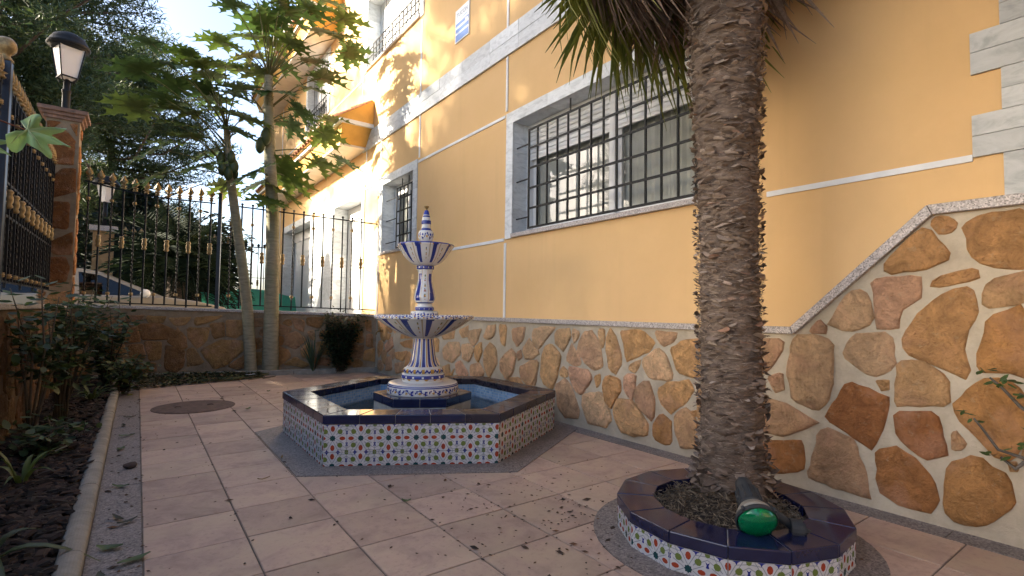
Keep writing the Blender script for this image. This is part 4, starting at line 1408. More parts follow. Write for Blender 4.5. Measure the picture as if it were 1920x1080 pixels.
ceramic('lower_bowl', catmull([(.09, .829), (.14, .842), (.22, .873), (.30, .915), (.37, .962), (.415, .995), (.428, 1.0)]) + catmull([(.436, 1.004), (.441, 1.018), (.436, 1.03), (.425, 1.034), (.40, 1.02)]) + [(.30, .96), (.12, .935)], lambda th, z, f=bowl_paint(.829, 1.04, 12, .038): f(th, z), 192, scal(12, .035, .84, 1.0))
def p_collar(th, z):
    if z > 1.066 or z < 1.0: return WHT
    c = scroll(th, (z - 1.0) / .066, 9, .3)
    return c
ceramic('collar', [(.06, .936), (.115, .94), (.125, 1.0), (.125, 1.05), (.118, 1.068), (.075, 1.072)], p_collar)
def p_band(th, z):
    if 1.078 < z < 1.105: return BLU if fract(th * 12 / (2 * PI)) > .12 or abs(z - 1.091) > .008 else WHT
    if 1.448 < z < 1.48: return BLU if fract(th * 11 / (2 * PI)) > .16 or abs(z - 1.464) > .008 else WHT
    return WHT
ceramic('band_ring', catmull([(.074, 1.0725), (.085, 1.082), (.086, 1.098), (.08, 1.11), (.068, 1.115), (.067, 1.13), (.06, 1.14)]), p_band)
def p_bal(th, z):
    if z < 1.152: return BLU
    u = fract(th * 4 / (2 * PI) + .30)
    t = (z - 1.15) / .28
    if .05 < t < .93 and abs(u - .5) < .20 - .05 * math.sin(PI * t): return BLU
    v = min(u, 1 - u)
    if v < .05 + .02 * math.sin(t * 40) and .08 < t < .9 and fract(t * 6) < .62: return (OCH, RED, DBL, OCH, GRN)[int(t * 17) % 5]
    if abs(abs(u - .5) - .26) < .012: return OCH
    return WHT
ceramic('baluster', catmull([(.06, 1.1405), (.08, 1.15), (.092, 1.175), (.095, 1.20), (.087, 1.245), (.073, 1.30), (.064, 1.35), (.063, 1.40), (.068, 1.438), (.07, 1.444)]), p_bal)
ceramic('band_ring', catmull([(.07, 1.4445), (.078, 1.452), (.079, 1.476), (.074, 1.483)]), p_band)
ceramic('upper_bowl', catmull([(.074, 1.4835), (.11, 1.494), (.155, 1.525), (.195, 1.57), (.225, 1.62), (.243, 1.65)]) + catmull([(.25, 1.652), (.255, 1.664), (.25, 1.674), (.24, 1.677), (.225, 1.668)]) + [(.17, 1.62), (.045, 1.60)], lambda th, z, f=bowl_paint(1.484, 1.68, 10, .016): f(th, z), 192, scal(10, .04, 1.5, 1.65))
def p_fin(th, z):
    if z < 1.715: return WHT
    if z < 1.79:
        c = scroll(th, (z - 1.715) / .075, 6, .1); return c
    for a, b in ((1.80, 1.822), (1.862, 1.895), (1.925, 1.938)):
        if a < z < b: return BLU
    if z > 1.945: return lum(BLU, 1.4)
    return WHT
ceramic('finial', catmull([(.045, 1.601), (.042, 1.69), (.045, 1.704), (.062, 1.724), (.070, 1.75), (.068, 1.78), (.056, 1.805), (.046, 1.815), (.042, 1.83), (.038, 1.852), (.043, 1.864), (.043, 1.892), (.038, 1.905), (.036, 1.92), (.027, 1.955), (.018, 1.988), (.006, 1.992)]), p_fin, 96)
mb = MB(); mb.lathe([(.008, 1.985), (.008, 2.004), (.017, 2.014), (.021, 2.03), (.012, 2.032)], 14, (HC[0], HC[1], 0)); mb.build('spray_nozzle', M['brass'], ftn)

# ------------------------------------------------------------------ palm ring
ring = thing('palm_planter', 'round planter ring of navy rim tiles over star patterned tiles around the palm', 'planter', (RC[0], RC[1], 0))
NR = 14
ro, ri, rh, rt = .53, .345, .165, .054
a, b = ngon(RC, ro, NR, .1), ngon(RC, ri, NR, .1)
for i in range(NR):
    j = (i + 1) % NR
    quad = [a[i], a[j], b[j], b[i]]; c = centroid(quad); quad = [(c[0] + (x - c[0]) * .988, c[1] + (y - c[1]) * .994) for x, y in quad]
    mb = MB(); mb.prism(quad, rh - rt, rh + rnd.uniform(-.001, .001)); o = mb.build('rim_tile', M['navy_tile'] , ring); bevel_smooth(o, .005, 2)
a1, b1 = ngon(RC, ro - .012, NR, .1), ngon(RC, ri + .008, NR, .1)
mb = MB()
for i in range(NR):
    j = (i + 1) % NR; mb.prism([a1[i], a1[j], b1[j], b1[i]], -.01, rh - .004)
mb.build('ring_wall', M['grout_light'], ring)
a2 = ngon(RC, ro - .009, NR, .1)
for i in range(NR):
    j = (i + 1) % NR
    p, q = Vector((*a2[j], 0)), Vector((*a2[i], 0))
    u = (q - p).normalized(); n = Vector((u.y, -u.x, 0)); L = (q - p).length
    if n.dot(p - Vector((*RC, 0))) < 0: p, q = q, p; u = -u; n = -n
    fr = Frame(p - n * .003, u, (0, 0, 1), n)
    link('pattern_tile', pattern_tile(0, L, .004, rh - rt - .001, .155, (.0, .155 / 2, .155)[i % 3] , .03), ring, frame_matrix(fr))
mb = MB()
n = 20
for k in range(n):
    pass
mb.lathe([(ri + .01, .02), (ri - .03, .115), (.2, .15), (.02, .16)], 28, (RC[0], RC[1], 0), rmod=lambda th, i, z: 1 + .03 * math.sin(th * 3 + i))
mb.build('planter_soil', M['soil'], ring, True)
# dry fibres on the soil
mb = MB()
for k in range(2600):
    r = .33 * math.sqrt(rnd.random()); th = rnd.uniform(0, 2 * PI)
    p = Vector((RC[0] + r * math.cos(th), RC[1] + r * math.sin(th), .115 + .05 * (1 - r / .33) + rnd.uniform(0, .035)))
    d = Vector((rnd.uniform(-1, 1), rnd.uniform(-1, 1), rnd.uniform(-.3, .6))).normalized() * rnd.uniform(.015, .05)
    s_ = d.cross(Vector((0, 0, 1))).normalized() * rnd.uniform(.0008, .002)
    mb.quad(p - s_, p + s_, p + d * .6 + s_ * .8 + Vector((0, 0, .006)), p + d)
t = NT('dry_fibre'); geo = t.n('ShaderNodeNewGeometry')
t.base(t.ramp(geo.outputs['Random Per Island'], [(0, (.05, .035, .022)), (.5, (.13, .095, .06)), (1, (.24, .185, .125))])); t.rough(.95)
M['dry_fibre'] = t.m
o = mb.build('palm_fibre', t.m); tag(o, 'brown dry fibres matted on the soil inside the palm ring', 'fibres', kind='stuff')

# ------------------------------------------------------------------ fan palm
PB, PT = Vector((2.50, -.81, .12)), Vector((2.455, -.79, 4.2))
palm = thing('fan_palm', 'fan palm with shaggy brown trunk and hanging dead fronds inside the tiled ring', 'palm tree', PB)
def ptr(z): return .173 + .035 * max(0, (.35 - z) / .3) - .012 * math.sin(z * 1.3) + .022 * max(0, z - 1.9)
def pax(z): return PB + (PT - PB) * ((z - PB.z) / (PT.z - PB.z))
mb = MB()
seg, nz = 40, 170
rows = []
for i in range(nz + 1):
    z = .1 + 4.15 * i / nz; c = pax(z); row = []
    for k in range(seg):
        th = 2 * PI * k / seg
        r = ptr(z) - .016 + .016 * mnoise.noise(Vector((math.cos(th) * 5, math.sin(th) * 5, z * 14))) + .008 * mnoise.noise(Vector((math.cos(th) * 16, math.sin(th) * 16, z * 40))) + .006 * math.sin(2 * PI * z / .062 + 1.5 * mnoise.noise(Vector((math.cos(th) * 2, math.sin(th) * 2, z * 3))))
        row.append(mb.vert((c.x + r * math.cos(th), c.y + r * math.sin(th), z)))
    rows.append(row)
for A, B in zip(rows, rows[1:]):
    for k in range(seg): mb.face((A[k], A[(k + 1) % seg], B[(k + 1) % seg], B[k]))
t = NT('palm_bark')
mp = t.n('ShaderNodeMapping'); mp.inputs['Scale'].default_value = (1, 1, 3.2); t.l(t.coord(), mp.inputs['Vector'])
f = t.noise(11, 8, .7, vec=mp.outputs['Vector'], dist=1.0)
t.base(t.ramp(f, [(.28, (.06, .04, .03)), (.5, (.165, .12, .09)), (.72, (.29, .225, .175))])); t.rough(.95)
t.bump(f, .9, .02)
mb.build('trunk', t.m, palm, True)
# old leaf bases: curved flakes all round
t = NT('leaf_base'); geo = t.n('ShaderNodeNewGeometry')
c = t.ramp(geo.outputs['Random Per Island'], [(0, (.09, .06, .042)), (.35, (.18, .13, .097)), (.7, (.25, .19, .145)), (.93, (.36, .29, .235)), (1, (.27, .14, .085))])
c = t.mix(c, (.09, .065, .052), t.ramp(t.noise(60, 4, .6), [(.5, 0.0), (.7, .6)]))
t.base(c); t.rough(.9)
mb = MB()
zz = .16
row = 0
while zz < 3.9:
    n = 27
    for k in range(n):
        th = rnd.uniform(0, 2 * PI)
        z = zz + rnd.uniform(-.03, .03); c = pax(z); r = ptr(z) - .010
        N = Vector((math.cos(th), math.sin(th), 0)); S = Vector((-math.sin(th), math.cos(th), 0))
        big = rnd.random() < .22
        w = rnd.uniform(.024, .05) if big else rnd.uniform(.010, .030); l = rnd.uniform(.010, .022) if big else rnd.uniform(.005, .015)
        out = rnd.uniform(.004, .024) * (1.2 if z < 1.1 else 1)
        if z < .36: l *= 1.6; out *= 1.8
        p0 = c + N * r; tw = rnd.uniform(-1.1, 1.1)
        up = (Vector((0, 0, 1)) * (1 if rnd.random() < .7 else -1) + S * rnd.uniform(-.45, .45)).normalized()
        sd = up.cross(N).normalized()
        pts = []
        for t_, ww, oo in ((0, 1.0, 0), (.5, .9 + rnd.uniform(-.2, .1), .7), (.85, .6, 1.0), (1.0, rnd.uniform(.1, .5), 1.1)):
            q = p0 + up * (l * t_) + N * (out * oo + .006) + sd * (tw * l * t_)
            pts.append((q - sd * w * ww, q + sd * w * ww, q + N * .006))
        ids = [[mb.vert(v) for v in (a_, m_, b_)] for a_, b_, m_ in pts]
        for A, B in zip(ids, ids[1:]):
            mb.face((A[0], A[1], B[1], B[0])); mb.face((A[1], A[2], B[2], B[1]))
    # frayed fibres
    for k in range(110):
        th = rnd.uniform(0, 2 * PI); z = zz + rnd.uniform(-.025, .025); c = pax(z); r = ptr(z)
        N = Vector((math.cos(th), math.sin(th), 0)); S = Vector((-math.sin(th), math.cos(th), 0))
        p = c + N * (r - .012); d = (S * rnd.uniform(-1.6, 1.6) + Vector((0, 0, rnd.uniform(-.5, .6))) + N * rnd.uniform(.0, .55)) * rnd.uniform(.015, .05)
        w = d.cross(N).normalized() * .0016
        mb.quad(p - w, p + w, p + d * .7 + w, p + d)
    zz += .036; row += 1
o = mb.build('leaf_bases', t.m, palm, True); o['kind'] = 'stuff'
# fan fronds
def fan_mesh(L, spread, nseg, droop, dead, seed, stalk):
    r = random.Random(seed)
    mb = MB()
    mb.tube([(0, 0, 0), (stalk * .5, 0, .03), (stalk, 0, 0)], [.016, .011, .008], 5)
    o = Vector((stalk, 0, 0))
    for k in range(nseg):
        a = -spread + 2 * spread * (k + .5) / nseg + r.uniform(-.02, .02)
        d = Vector((math.cos(a), math.sin(a), 0)); s = Vector((-math.sin(a), math.cos(a), 0))
        ln = L * (1 - .25 * (abs(a) / max(spread, .1)) ** 2) * r.uniform(.82, 1.05)
        hw = spread * L / nseg * (.85 if dead else .6)
        dr = droop * r.uniform(.6, 1.4)
        prev = None
        curl = r.uniform(-1, 1) * (.25 if dead else .05)
        for t_, ww in ((.0, .25), (.25, .7), (.5, 1.0), (.72, .65), (.88, .35), (1.0, .04)):
            bend = dr * max(0, t_ - .35) ** 2 * ln * 1.6
            q = o + d * ln * t_ * (1 - .12 * dr * t_) + Vector((0, 0, -bend)) + s * curl * ln * t_ * t_
            fold = hw * ww * .5
            cur = (mb.vert(q - s * hw * ww), mb.vert(q + Vector((0, 0, -fold))), mb.vert(q + s * hw * ww))
            if prev:
                mb.face((prev[0], prev[1], cur[1], cur[0])); mb.face((prev[1], prev[2], cur[2], cur[1]))
            prev = cur
    return mb.mesh('frond', M['leaf'] if not dead else M['dry'])
dead_m = [fan_mesh(.86, 1.05, 30, 1.2, True, s, .30) for s in (1, 2, 3)]
live_m = [fan_mesh(1.15, 1.7, 34, .6, False, s, .9) for s in (4, 5, 6)]
mid_m = [fan_mesh(.92, 1.15, 28, 1.0, False, s, .5) for s in (7, 8)]
def place_frond(me, th, z, el, roll, col, rad=.16):
    c = pax(z)
    p = c + Vector((math.cos(th), math.sin(th), 0)) * rad
    mt = Matrix.Translation(p) @ Matrix.Rotation(th, 4, 'Z') @ Matrix.Rotation(-el, 4, 'Y') @ Matrix.Rotation(roll, 4, 'X')
    link('frond', me, palm, mt, color=col)
FRD = random.Random(21)
DEAD = [(.30, .21, .16), (.22, .15, .115), (.34, .25, .19), (.26, .19, .15)]
FACE = math.atan2(-1.53, -2.53)                    # side of the path, kept clear of hanging fronds
def off(th): return abs((th - FACE + PI) % (2 * PI) - PI)
for k in range(44):
    th = 2 * PI * k / 44 + FRD.uniform(-.1, .1)
    if off(th) < R_(64): continue
    left = (th - FACE) % (2 * PI) > PI             # towards the fountain
    z = FRD.uniform(3.7, 3.95) if left else FRD.uniform(3.95, 4.25)
    el = FRD.uniform(-54, -28) if left else FRD.uniform(-34, 0)
    place_frond(FRD.choice(dead_m), th, z, R_(el), FRD.uniform(-.5, .5), lum(FRD.choice(DEAD), FRD.uniform(.7, 1.1)), .19)
for k in range(22):
    th = 2 * PI * k / 22 + FRD.uniform(-.2, .2)
    if off(th) < R_(60): continue
    left = (th - FACE) % (2 * PI) > PI
    place_frond(FRD.choice(mid_m), th, FRD.uniform(3.7, 3.9) + (0 if left else .3), R_(FRD.uniform(-48, -30) if left else FRD.uniform(-28, -6)), FRD.uniform(-.5, .5), FRD.choice([(.24, .21, .05), (.16, .17, .035), (.27, .20, .07), (.10, .125, .03)]), .19)
for k in range(96):
    th = 2 * PI * k / 96 + FRD.uniform(-.2, .2)
    place_frond(FRD.choice(live_m), th, FRD.uniform(3.9, 4.3), R_(FRD.uniform(22, 62) if (th - FACE) % (2 * PI) > PI else FRD.uniform(-8, 58)), FRD.uniform(-.5, .5), FRD.choice([(.05, .085, .025), (.04, .075, .022), (.06, .09, .03)]))

# ------------------------------------------------------------------ green spotlight
sp = thing('spotlight', 'green glass garden spotlight lying on the navy rim of the palm ring', 'spotlight', (2.1, -1.14, .17))
LC = Vector((2.06, -1.175, .222))
AX = Vector((-.52, -.55, -.42)).normalized()       # where the lens looks
z_ = AX; x_ = z_.cross(Vector((0, 0, 1))).normalized(); y_ = z_.cross(x_)
MS = Matrix((x_, y_, z_)).transposed().to_4x4(); MS.translation = LC
def lath(name, prof, mat, seg=28, smooth=True, parent=sp):
    mb = MB(); mb.lathe(prof, seg, (0, 0, 0), M4=MS); return mb.build(name, mat, parent, smooth)
lath('lens', [(.079, -.006), (.080, .004), (.074, .02), (.058, .034), (.036, .043), (.014, .047), (.0, .0475)], M['green_lens'])
lath('reflector', [(.077, -.004), (.065, -.03), (.04, -.055), (.012, -.062), (.0, -.062)], M['reflector'])
lath('bezel', [(.084, -.012), (.086, .004), (.081, .008), (.079, .0), (.079, -.012)], M['black_plastic'])
lath('lamp_neck', [(.083, -.012), (.070, -.04), (.056, -.06), (.052, -.066)], mottled('lamp_glass', (.28, .25, .2), .7, 14, .4, 0))
for k in range(4):
    th = PI / 4 + k * PI / 2
    mb = MB(); mb.tube([MS @ Vector((.088 * math.cos(th), .088 * math.sin(th), -.012)), MS @ Vector((.088 * math.cos(th), .088 * math.sin(th), .006))], .007, 8); mb.build('bezel_clip', M['black_plastic'], sp)
hb = lath('lamp_holder', [(.052, -.062), (.054, -.075), (.050, -.08), (.047, -.15), (.039, -.165), (.034, -.20), (.026, -.212), (.0, -.214)], M['black_plastic'])
mb = MB()
for k in range(12):
    th = 2 * PI * k / 12
    c, s = math.cos(th), math.sin(th)
    p0, p1 = MS @ Vector((.049 * c, .049 * s, -.085)), MS @ Vector((.047 * c, .047 * s, -.148))
    mb.bar(p0, p1, .006, .008)
mb.build('cooling_rib', M['black_plastic'], hb)
mb = MB()
b0 = MS @ Vector((.05, 0, -.11))
KN = LC + Vector((.16, -.085, -.045))
mb.tube([b0, (b0 + KN) / 2 + Vector((0, 0, .03)), KN], [.018, .02, .018], 8)
mb.build('swivel_arm', M['black_plastic'], sp, True)
mb = MB()
kx = Vector((.6, -.8, 0)).normalized()
mb.tube([KN - kx * .022, KN + kx * .022], .042, 18); mb.tube([KN + kx * .022, KN + kx * .034], .026, 12)
mb.build('wing_knob', M['black_plastic'], sp, False)
mb = MB()
mb.tube([KN, KN + Vector((.08, -.03, -.04)), KN + Vector((.13, -.02, -.085)), KN + Vector((.15, .02, -.10))], [.022, .022, .02, .012], 8)
mb.build('ground_spike', M['black_plastic'], sp, True)
cb = LC + Vector((.2, .08, -.05))
mb = MB(); mb.tube([MS @ Vector((0, 0, -.212)), MS @ Vector((0, .02, -.25)), LC + Vector((.26, .10, -.05)), LC + Vector((.30, -.02, -.07)), LC + Vector((.24, -.12, -.085)), LC + Vector((.16, -.05, -.095))], .006, 6)
mb.build('cable', M['rubber'], sp, True)

# ------------------------------------------------------------------ boundary wall at the far end
UB = Vector((-1, FSL, 0)).normalized()           # along the wall, from the house corner to the left
NBv = Vector((-UB.y, UB.x, 0)) * 1.0
if NBv.y > 0: NBv = -NBv
FB = Frame((W, FX0 * 0 + fence_y(W), 0), UB, (0, 0, 1), NBv)
KX = 1 / abs(UB.x)
def sx(x): return (W - x) * KX                   # wall coordinate of a given x
def ctop(s): return .992 + .110 * s / sx(-.75)   # the coping climbs slightly to the left
SE = sx(-1.30)
bw = thing('boundary_wall', 'low stone boundary wall with granite coping behind the papaya trees', 'wall', FB(2.4, 0, -.12))
mb = MB(); mb.prism([(0.003, -.05), (SE, -.05), (SE, ctop(SE) - .045), (0.003, ctop(0) - .045)], -.25, 0, 0, FB)
mb.build('wall_body', M['mortar_brown'], bw)
FR2 = random.Random(8)
fs = [[(sx(x), z) for x, z in p] for p in FENCE_STONES]
for poly in fs: make_stone(poly, FB, bw, lum(FR2.choice(BROWN), FR2.uniform(.85, 1.15)), FR2, FR2.uniform(.006, .014))
for poly in fill_stones(fs, [(.02, .03), (SE - .05, .03), (SE - .05, .96), (.02, .90)], random.Random(4), 260, .17):
    make_stone(poly, FB, bw, lum(FR2.choice(BROWN), FR2.uniform(.8, 1.1)), FR2, .010)
s = .005
while s < SE - .1:
    e = min(s + .98, SE)
    mb = MB(); mb.prism([(s + .001, ctop(s) - .0445), (e - .001, ctop(e) - .0445), (e - .001, ctop(e)), (s + .001, ctop(s))], -.28, .035, 0, FB)
    bevel_smooth(mb.build('coping_slab', M['granite'], bw), .005, 2)
    s = e

# ------------------------------------------------------------------ wrought iron
def spear_mesh(h, w):
    mb = MB()
    mb.lathe([(w * .30, 0), (w * .42, h * .05), (w * .30, h * .10), (w * .22, h * .2), (w * .5, h * .24), (w * .22, h * .30)], 8)
    prof = [(h * .30, .12), (h * .42, .34), (h * .52, .5), (h * .60, .46), (h * .8, .22), (h, .01)]
    rr = []
    for z, k in prof:
        rr.append([mb.vert((w * k * 1.15, 0, z)), mb.vert((0, w * .22 * min(1, k * 3), z)), mb.vert((-w * k * 1.15, 0, z)), mb.vert((0, -w * .22 * min(1, k * 3), z))])
    for A, B in zip(rr, rr[1:]):
        for k in range(4): mb.face((A[k], A[(k + 1) % 4], B[(k + 1) % 4], B[k]))
    return mb.mesh('spear', M['gold'], True)
def collar_mesh(h, w):
    mb = MB(); mb.lathe([(w * .3, -h / 2), (w * .5, -h * .38), (w * .34, -h * .26), (w * .46, -h * .12), (w * .5, 0), (w * .46, h * .12), (w * .34, h * .26), (w * .5, h * .38), (w * .3, h / 2)], 10)
    return mb.mesh('collar', M['gold'], True)
def bar_mesh(L, w, twisted):
    mb = MB()
    if not twisted:
        mb.box((-w / 2, -w / 2, 0), (w / 2, w / 2, L)); 
    else:
        n = int(L / .02); rr = []
        for i in range(n + 1):
            z = L * i / n; ph = 0 if z < L * .08 or z > L * .92 else (z - L * .08) * 55
            rr.append([mb.vert((w * .62 * math.cos(ph + PI / 4 + k * PI / 2), w * .62 * math.sin(ph + PI / 4 + k * PI / 2), z)) for k in range(4)])
        for A, B in zip(rr, rr[1:]):
            for k in range(4): mb.face((A[k], A[(k + 1) % 4], B[(k + 1) % 4], B[k]))
        mb.face(rr[0][::-1]); mb.face(rr[-1])
    return mb.mesh('bar', M['iron'])
def rotz_of(u): return math.atan2(u.y, u.x)
SP = spear_mesh(.215, .092); CO = collar_mesh(.185, .072); CS = collar_mesh(.045, .06)
SPs = spear_mesh(.14, .06)
RZ = Matrix.Rotation(rotz_of(UB), 4, 'Z')
def iron(fence, fr, s0, s1, step, zb, zt, spear=None, knob=False, collar_z=None, small=None, w=.022, dz=None):
    """bars from s0 to s1 with rails; zb/zt give the heights of the rails"""
    ru = Matrix.Rotation(rotz_of(fr.u), 4, 'Z')
    n = int(round((s1 - s0) / step))
    for (zz, ww) in ((zb, .030), (zt, .034)):
        m = 6
        mb = MB()
        for k in range(m):
            a, b = s0 - .06 + (s1 - s0 + .12) * k / m, s0 - .06 + (s1 - s0 + .12) * (k + 1) / m
            mb.bar(fr(a, zz(a), 0), fr(b, zz(b), 0), .012, ww * .6)
        mb.build('rail', M['iron'], fence)
    for k in range(n + 1):
        s = s0 + (s1 - s0) * k / n
        tw = k % 2 == 1
        z0 = zb(s) - (.06 if k % 5 == 2 else 0); z1 = zt(s) + (.03 if knob else .02)
        mt = Matrix.Translation(fr(s, z0, .0)) @ ru
        b = link('bar', bar_mesh(z1 - z0, w, tw), fence, mt)
        if spear: link('spear', spear, b, Matrix.Translation(fr(s, z1, 0)) @ ru)
        if knob:
            mb = MB(); mb.lathe([(.012, 0), (.022, .01), (.022, .022), (.008, .034)], 8); link('knob', mb.mesh('knob', M['iron'], True), b, Matrix.Translation(fr(s, z1, 0)))
        if collar_z and not tw: link('collar', CO, b, Matrix.Translation(fr(s, collar_z(s), 0)))
        if small and tw:
            for zz in small(s): link('collar', CS, b, Matrix.Translation(fr(s, zz, 0)))
FI = Frame(FB(0, 0, -.10), UB, (0, 0, 1), NBv)
s1, s2 = sx(.82), sx(-.80)
def lerp_(s, a, b, za, zb_): return za + (zb_ - za) * (s - a) / (b - a)
fl = thing('iron_fence', 'black iron fence panel with golden spear tips beside the stone pillar', 'fence', FI(s1, 1.1, 0))
iron(fl, FI, s1, s2 - .05, .152, lambda s: ctop(s) + .035, lambda s: lerp_(s, s1, s2, 2.775, 2.985) - .06 * math.sin(PI * max(0, min(1, (s - s1) / (s2 - s1)))), SP,
     collar_z=lambda s: 2.02 + .06 * (s - s1) / (s2 - s1), small=lambda s: (2.62 + .1 * (s - s1) / (s2 - s1), 1.27))
s3, s4 = sx(3.05), sx(1.10)
fr_ = thing('iron_fence', 'lower black iron fence panel with ball knobs joining the yellow house wall', 'fence', FI(s3, 1.1, 0))
iron(fr_, FI, s3, s4, .163, lambda s: ctop(s) + .075, lambda s: lerp_(s, sx(3.19), sx(1.24), 2.60, 2.74), None, True, collar_z=lambda s: 1.87 + .02 * s, small=lambda s: (2.45, 1.27), w=.022)
mb = MB(); mb.bar(FI(.012, 2.593, 0), FI(s3 - .05, 2.605, 0), .012, .02); mb.bar(FI(.012, 1.062, 0), FI(s3 - .05, ctop(s3) + .075, 0), .012, .018)
mb.build('rail_end', M['iron'], fr_)
# the square post between the two panels
ip = thing('fence_post', 'thick square black iron post between the two fence panels', 'post', FI(sx(.945), ctop(sx(.945)), 0))
sp_ = sx(.945)
mb = MB(); mb.box((sp_ - .026, ctop(sp_) - .001, -.026), (sp_ + .026, 2.93, .026), 0, FI); mb.build('post_shaft', M['iron_blue'], ip)
mb = MB(); mb.lathe([(.034, 0), (.034, .01), (.016, .02), (.012, .035), (.03, .05), (.036, .07), (.028, .095), (.006, .115)], 14); o = link('finial', mb.mesh('finial', M['gold'], True), ip, Matrix.Translation(FI(sp_, 2.931, 0)))

# ------------------------------------------------------------------ stone pillar with lantern
PX0, PX1 = -1.235, -.855
PY0 = 7.66
pil = thing('stone_pillar', 'tall stone clad pillar with moulded cap carrying the street lantern', 'pillar', ((PX0 + PX1) / 2, PY0 + .19, 1.1))
pz0, pz1 = 1.06, 3.83
mb = MB(); mb.box((PX0, PY0, pz0), (PX1, PY0 + .38, pz1)); mb.build('pillar_shaft', M['mortar_brown'], pil)
fp = Frame((PX0, PY0, 0), (1, 0, 0), (0, 0, 1), (0, -1, 0))
fq = Frame((PX1, PY0, 0), (0, 1, 0), (0, 0, 1), (1, 0, 0))
PR = random.Random(6)
fpoly = [[(.05, 3.55), (.18, 3.70), (.33, 3.55), (.32, 3.18), (.08, 3.17)], [(.02, 2.83), (.20, 3.09), (.35, 3.12), (.36, 2.78), (.10, 2.66)], [(.03, 2.58), (.30, 2.60), (.30, 2.22), (.03, 2.22)],
         [(.05, 1.96), (.35, 2.16), (.36, 1.84), (.18, 1.83)], [(.02, 1.55), (.08, 1.76), (.28, 1.79), (.34, 1.66), (.30, 1.41), (.06, 1.36)], [(.08, 1.1), (.16, 1.26), (.35, 1.28), (.36, 1.1)],
         [(.02, 3.08), (.02, 2.94), (.12, 3.02)], [(.02, 2.16), (.02, 2.02), (.13, 2.10)], [(.27, 3.78), (.35, 3.80), (.35, 3.62)], [(.02, 3.78), (.16, 3.79), (.03, 3.62)], [(.02, 1.30), (.10, 1.26), (.03, 1.14)]]
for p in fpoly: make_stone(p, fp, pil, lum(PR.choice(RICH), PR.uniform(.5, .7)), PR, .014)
for p in fill_stones([], [(.01, 1.1), (.37, 1.1), (.37, 3.8), (.01, 3.8)], PR, 60, .16): make_stone(p, fq, pil, lum(PR.choice(RICH), PR.uniform(.8, 1.1)), PR, .014)  # side face toned lighter than the front: sunlight put into the stone colour
mb = MB()
cx_, cy_ = (PX0 + PX1) / 2, PY0 + .19
for z0, z1, e in ((pz1 + .001, pz1 + .05, .03), (pz1 + .051, pz1 + .10, .06), (pz1 + .101, pz1 + .16, .095)):
    mb.box((PX0 - e, PY0 - e, z0), (PX1 + e, PY0 + .38 + e, z1))
bevel_smooth(mb.build('pillar_cap', mottled('cap_stone', (.24, .14, .10), .6, 12, .8, .4, 40, .005), pil), .008, 2)
lan = thing('street_lantern', 'black street lantern with four white opal panes on the stone pillar', 'lantern', (cx_, cy_, pz1 + .16))
zb = pz1 + .161
def blathe(name, prof, mat, parent, seg=20, c=(0, 0, 0), smooth=True):
    mb = MB(); mb.lathe(prof, seg, c); return mb.build(name, mat, parent, smooth)
blathe('lantern_post', [(.075, zb), (.075, zb + .02), (.05, zb + .04), (.05, zb + .30), (.06, zb + .32), (.06, zb + .345), (.042, zb + .36), (.042, zb + .50), (.02, zb + .52)], M['iron'], lan, 16, (cx_, cy_, 0))
gz0, gz1 = 4.53, 4.985
r0, r1 = .098, .158       # half widths
aL = R_(22)
def corner(r, k, z):
    th = aL + PI / 4 + k * PI / 2; return Vector((cx_ + r * 1.414 * math.cos(th), cy_ + r * 1.414 * math.sin(th), z))
for k in range(4):
    mb = MB(); A, B, C_, D = corner(r0 - .006, k, gz0), corner(r0 - .006, k + 1, gz0), corner(r1 - .006, k + 1, gz1), corner(r1 - .006, k, gz1)
    mb.quad(A, B, C_, D); o = mb.build('lantern_pane', M['opal'], lan); sm = o.modifiers.new('thick', 'SOLIDIFY'); sm.thickness = .004
    mb = MB(); mb.bar(corner(r0, k, gz0), corner(r1, k, gz1), .016); mb.bar(corner(r0, k, gz0), corner(r0, k + 1, gz0), .018); mb.bar(corner(r1, k, gz1), corner(r1, k + 1, gz1), .02)
    mb.build('lantern_frame', M['iron'], lan)
    mb = MB(); mb.tube([Vector((cx_, cy_, zb + .49)), Vector((cx_, cy_, zb + .47)) + (corner(r0, k, 0) - Vector((cx_, cy_, 0))) * .7, corner(r0, k, gz0)], .009, 6); mb.build('scroll_bracket', M['iron'], lan)
mb = MB(); mb.quad(*[corner(r0 - .01, k, gz0 + .002) for k in range(4)]); mb.build('lantern_floor', M['opal'], lan)
blathe('lantern_hood', [(.245, gz1 + .0), (.265, gz1 + .025), (.26, gz1 + .05), (.235, gz1 + .065), (.225, gz1 + .11), (.19, gz1 + .17), (.12, gz1 + .215), (.05, gz1 + .23), (.04, gz1 + .25), (.0, gz1 + .26)], M['iron'], lan, 24, (cx_, cy_, 0))
blathe('hood_ring', [(.18, gz1 - .02), (.245, gz1 - .001)], M['iron'], lan, 24, (cx_, cy_, 0))

